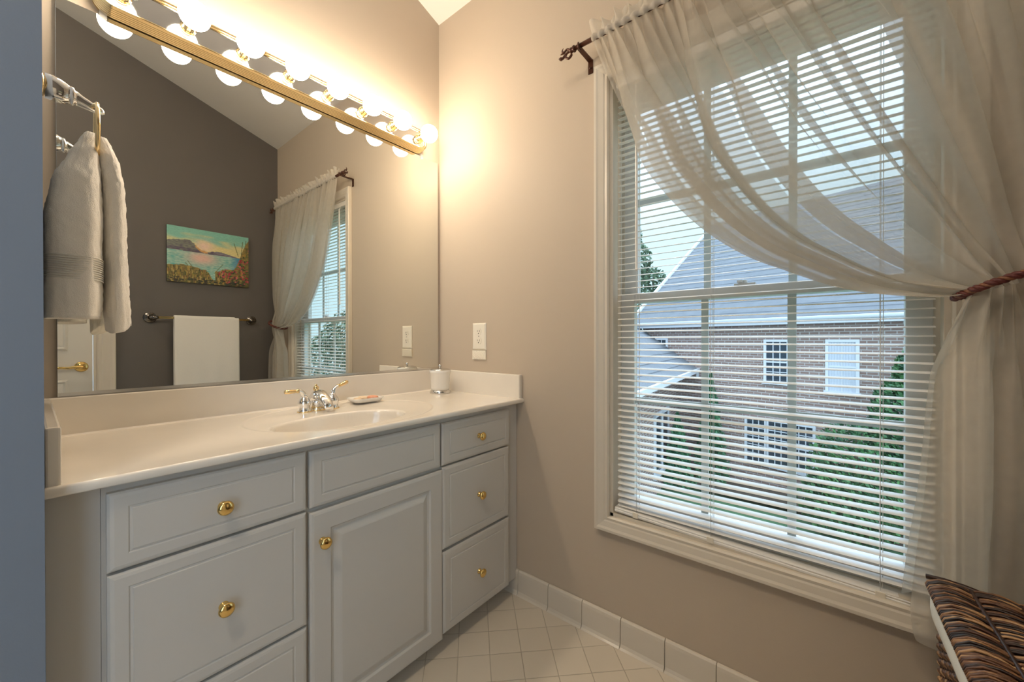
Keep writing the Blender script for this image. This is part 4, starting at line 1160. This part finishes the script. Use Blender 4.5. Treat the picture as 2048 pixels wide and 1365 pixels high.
def house_window(x0, x1, z0, z1, cols, rows, drape_=False, y=0.0, parent=None, two=True):
    mb = MB(); f = 0.075
    mb.box((x0 - f, y, z0 - f), (x0, y + 0.05, z1 + f)); mb.box((x1, y, z0 - f), (x1 + f, y + 0.05, z1 + f)); mb.box((x0, y, z1), (x1, y + 0.05, z1 + f)); mb.box((x0 - f - 0.03, y, z0 - f), (x1 + f + 0.03, y + 0.08, z0))
    if two: mb.box((x0, y, (z0 + z1) / 2 - 0.025), (x1, y + 0.035, (z0 + z1) / 2 + 0.025))
    for c in range(1, cols): xx = lerp(x0, x1, c / cols); mb.box((xx - 0.012, y, z0), (xx + 0.012, y + 0.03, z1))
    for r in range(1, rows): zz = lerp(z0, z1, r / rows); mb.box((x0, y, zz - 0.012), (x1, y + 0.03, zz + 0.012))
    wd = H(mb, 'window', M['housewhite'], parent)
    mb = MB(); mb.box((x0, y + 0.004, z0), (x1, y + 0.012, z1)); g = mb.build('pane', M['houseglass'], None, (0, 0, 0)); g.parent = wd
    if drape_:
        mb = MB(); mb.grid(lambda u, v: (lerp(x0, x1, u), y + 0.018 + 0.006 * math.sin(u * 60), lerp(z0, z1, v)), 60, 2); g = mb.build('drape', M['curtainwhite'], None, (0, 0, 0)); g.parent = wd
house_window(0.34, 0.93, -0.22, 1.06, 3, 4)
house_window(-1.34, -0.72, -0.34, 1.06, 2, 2, True)
house_window(-4.2, -3.4, -0.3, 1.06, 3, 4)
house_window(4.62, 5.05, 0.62, 1.12, 2, 2, False, two=False)
house_window(0.98, 1.52, -2.90, -1.50, 3, 5); house_window(0.32, 0.86, -2.90, -1.50, 3, 5); house_window(-0.34, 0.20, -2.90, -1.50, 3, 5)
# wing on the left, nearer to us
EV = Vector((-3.0, 7.2, 0)).normalized(); EPp = Vector((7.2, 3.0, 0)).normalized()
E0 = Vector((3.30, 0.02, 0.04)); EL = 8.2
def WP(along, perp, z): 
    p = E0 + EV * along + EPp * perp; return (p.x, p.y, z)
mb = MB()
nq = 16
for k in range(nq):
    p0, p1 = 4.6 * k / nq, 4.6 * (k + 1) / nq
    sl = 0.665
    mb.prism([WP(-p0 * 0.4167, p0, 0.07 + sl * p0), WP(-p1 * 0.4167, p1, 0.045 + sl * p1), WP(EL, p1, 0.045 + sl * p1), WP(EL, p0, 0.07 + sl * p0)], (0, 0, -0.05))
H(mb, 'wing_roof', M['shingle'])
mb = MB(); mb.prism([WP(0, -0.10, 0.06), WP(0, 0.0, 0.06), WP(EL, 0.0, 0.06), WP(EL, -0.10, 0.06)], (0, 0, -0.13)); mb.prism([WP(0, 0.0, -0.06), WP(0, 0.7, -0.06), WP(EL, 0.7, -0.06), WP(EL, 0.0, -0.06)], (0, 0, -0.03))
mb.prism([WP(0.0, -0.06, 0.0), WP(0.0, 0.02, 0.0), WP(0.08, 0.02, 0.0), WP(0.08, -0.06, 0.0)], (0, 0, -0.30))
H(mb, 'wing_gutter', M['housewhite'])
mb = MB(); mb.prism([WP(-0.3, 0.7, GZ), WP(-0.3, 0.95, GZ), WP(EL, 0.95, GZ), WP(EL, 0.7, GZ)], (0, 0, -0.08 - GZ)); H(mb, 'wing_wall', M['brick'])
mb = MB()
for a0 in (1.6, 2.5, 3.4):
    mb.prism([WP(a0, 0.64, -3.1), WP(a0 + 0.12, 0.64, -3.1), WP(a0 + 0.12, 0.72, -3.1), WP(a0, 0.72, -3.1)], (0, 0, 1.9))
mb.prism([WP(1.6, 0.64, -1.3), WP(3.52, 0.64, -1.3), WP(3.52, 0.72, -1.3), WP(1.6, 0.72, -1.3)], (0, 0, 0.12)); mb.prism([WP(1.55, 0.6, -3.2), WP(3.57, 0.6, -3.2), WP(3.57, 0.72, -3.2), WP(1.55, 0.72, -3.2)], (0, 0, 0.12))
wf = H(mb, 'wing_window', M['housewhite'])
mb = MB(); mb.prism([WP(1.65, 0.67, -3.1), WP(3.5, 0.67, -3.1), WP(3.5, 0.69, -3.1), WP(1.65, 0.69, -3.1)], (0, 0, 1.8)); g = mb.build('pane', M['houseglass'], None, (0, 0, 0)); g.parent = wf

def leaf_quads(mb, pts, size, rg):
    for p in pts:
        d = Vector((rg.gauss(0, 1), rg.gauss(0, 1), rg.gauss(0, 1))).normalized(); e = d.orthogonal().normalized(); s_ = size * rg.uniform(0.6, 1.4)
        f = d.cross(e)
        mb.add([p - e * s_, p + f * s_ * 0.5, p + e * s_, p - f * s_ * 0.5], [(0, 1, 2, 3)])
def blob_pts(c, r, n, rg, shell=0.55):
    out = []
    for _ in range(n):
        d = Vector((rg.gauss(0, 1), rg.gauss(0, 1), rg.gauss(0, 1))).normalized()
        k = shell + (1 - shell) * rg.random() ** 0.5
        out.append(Vector((c[0] + d.x * r[0] * k, c[1] + d.y * r[1] * k, c[2] + d.z * r[2] * k)))
    return out
def plant(name, label, cat, base, mat, blobs, size, n, trunk, seed, group=None):
    rg = random.Random(seed)
    t = thing(name, label, cat, base, group)
    mb = MB()
    for c, r in blobs: leaf_quads(mb, blob_pts(Vector(base) + Vector(c), r, n, rg), size, rg)
    mb.build('foliage', mat, t)
    mb = MB(); b = Vector(base)
    mb.tube([b, b + Vector((0.02, 0.03, trunk * 0.5)), b + Vector((0, 0, trunk))], [0.03 * trunk ** 0.7 + 0.02, 0.022 * trunk ** 0.7 + 0.015, 0.01 * trunk ** 0.7], 8)
    mb.build('trunk', M['bark'], t)
def HL(x, y, z=GZ): return tuple(NP + NE * x + NN * y + Vector((0, 0, z)))
# conifer against the brick wall
def conifer(label, base, h, r, seed):
    rg = random.Random(seed); t = thing('conifer', label, 'tree', base); mb = MB(); pts = []
    for _ in range(5200):
        q = rg.random() ** 1.3; a = rg.random() * 2 * PI; rr = r * (1 - q) ** 0.8 * (0.55 + 0.45 * rg.random()) * (1 + 0.22 * math.sin(a * 5 + q * 20))
        pts.append(Vector((base[0] + rr * math.cos(a), base[1] + rr * math.sin(a), base[2] + 0.15 + h * q)))
    leaf_quads(mb, pts, 0.055, rg); mb.build('foliage', M['needle'], t)
    MB().tube([base, (base[0], base[1], base[2] + h * 0.9)], [0.08, 0.02], 8).build('trunk', M['bark'], t)
conifer('narrow dark green conifer in front of the brick house wall', HL(2.35, 0.75), 3.6, 0.56, 11)
conifer('wider lower conifer beside the narrow one, nearer the house wing', HL(2.72, 2.10), 2.35, 0.50, 12)
plant('shrub', 'large leafy green shrub against the brick wall at the right of window view', 'shrub', HL(-1.75, 1.5), M['hedge'], [((0, 0, 1.5), (0.95, 1.0, 1.5)), ((0.25, -0.9, 2.9), (0.6, 0.7, 1.2)), ((0, 0.1, 0.8), (1.05, 1.1, 0.9)), ((0.2, -1.1, 4.0), (0.5, 0.45, 0.8))], 0.06, 4600, 2.6, 21)
plant('deciduous_tree', 'distant leafy tree behind the left gable edge of brick house', 'tree', (24.0, 7.4, GZ), M['olive'], [((-1.1, 1.4, 13.0), (0.7, 0.7, 1.0)), ((-1.0, 1.3, 11.6), (0.9, 0.9, 1.2)), ((-0.6, 0.9, 10.0), (1.2, 1.0, 1.3)), ((0.0, 0.1, 8.6), (1.3, 1.0, 1.0)), ((0.5, -0.7, 7.6), (1.1, 0.8, 0.8)), ((1.0, -1.4, 6.9), (1.0, 0.9, 0.8)), ((-0.7, 1.0, 7.6), (1.8, 1.5, 1.7))], 0.13, 800, 9.0, 31)
plant('leafy_tree', 'grey green leafy tree outside, seen only through the blind in the mirror', 'tree', (10.5, -19.5, GZ), M['olive'], [((0, 0, 4.6), (2.0, 2.2, 2.2)), ((1.2, 0.6, 6.0), (1.8, 1.8, 1.8)), ((-1.2, -0.5, 3.6), (1.9, 1.9, 1.8))], 0.11, 2600, 4.0, 40)
MB().grid(lambda u, v: HL(lerp(-6, 3.6, u), lerp(0.05, 1.5 + 0.3 * math.sin(u * 9), v), GZ + 0.13 + 0.05 * noise.noise(Vector((u * 20, v * 6, 4)))), 40, 8).build('mulch_bed', M['mulch'], None, kind='structure')
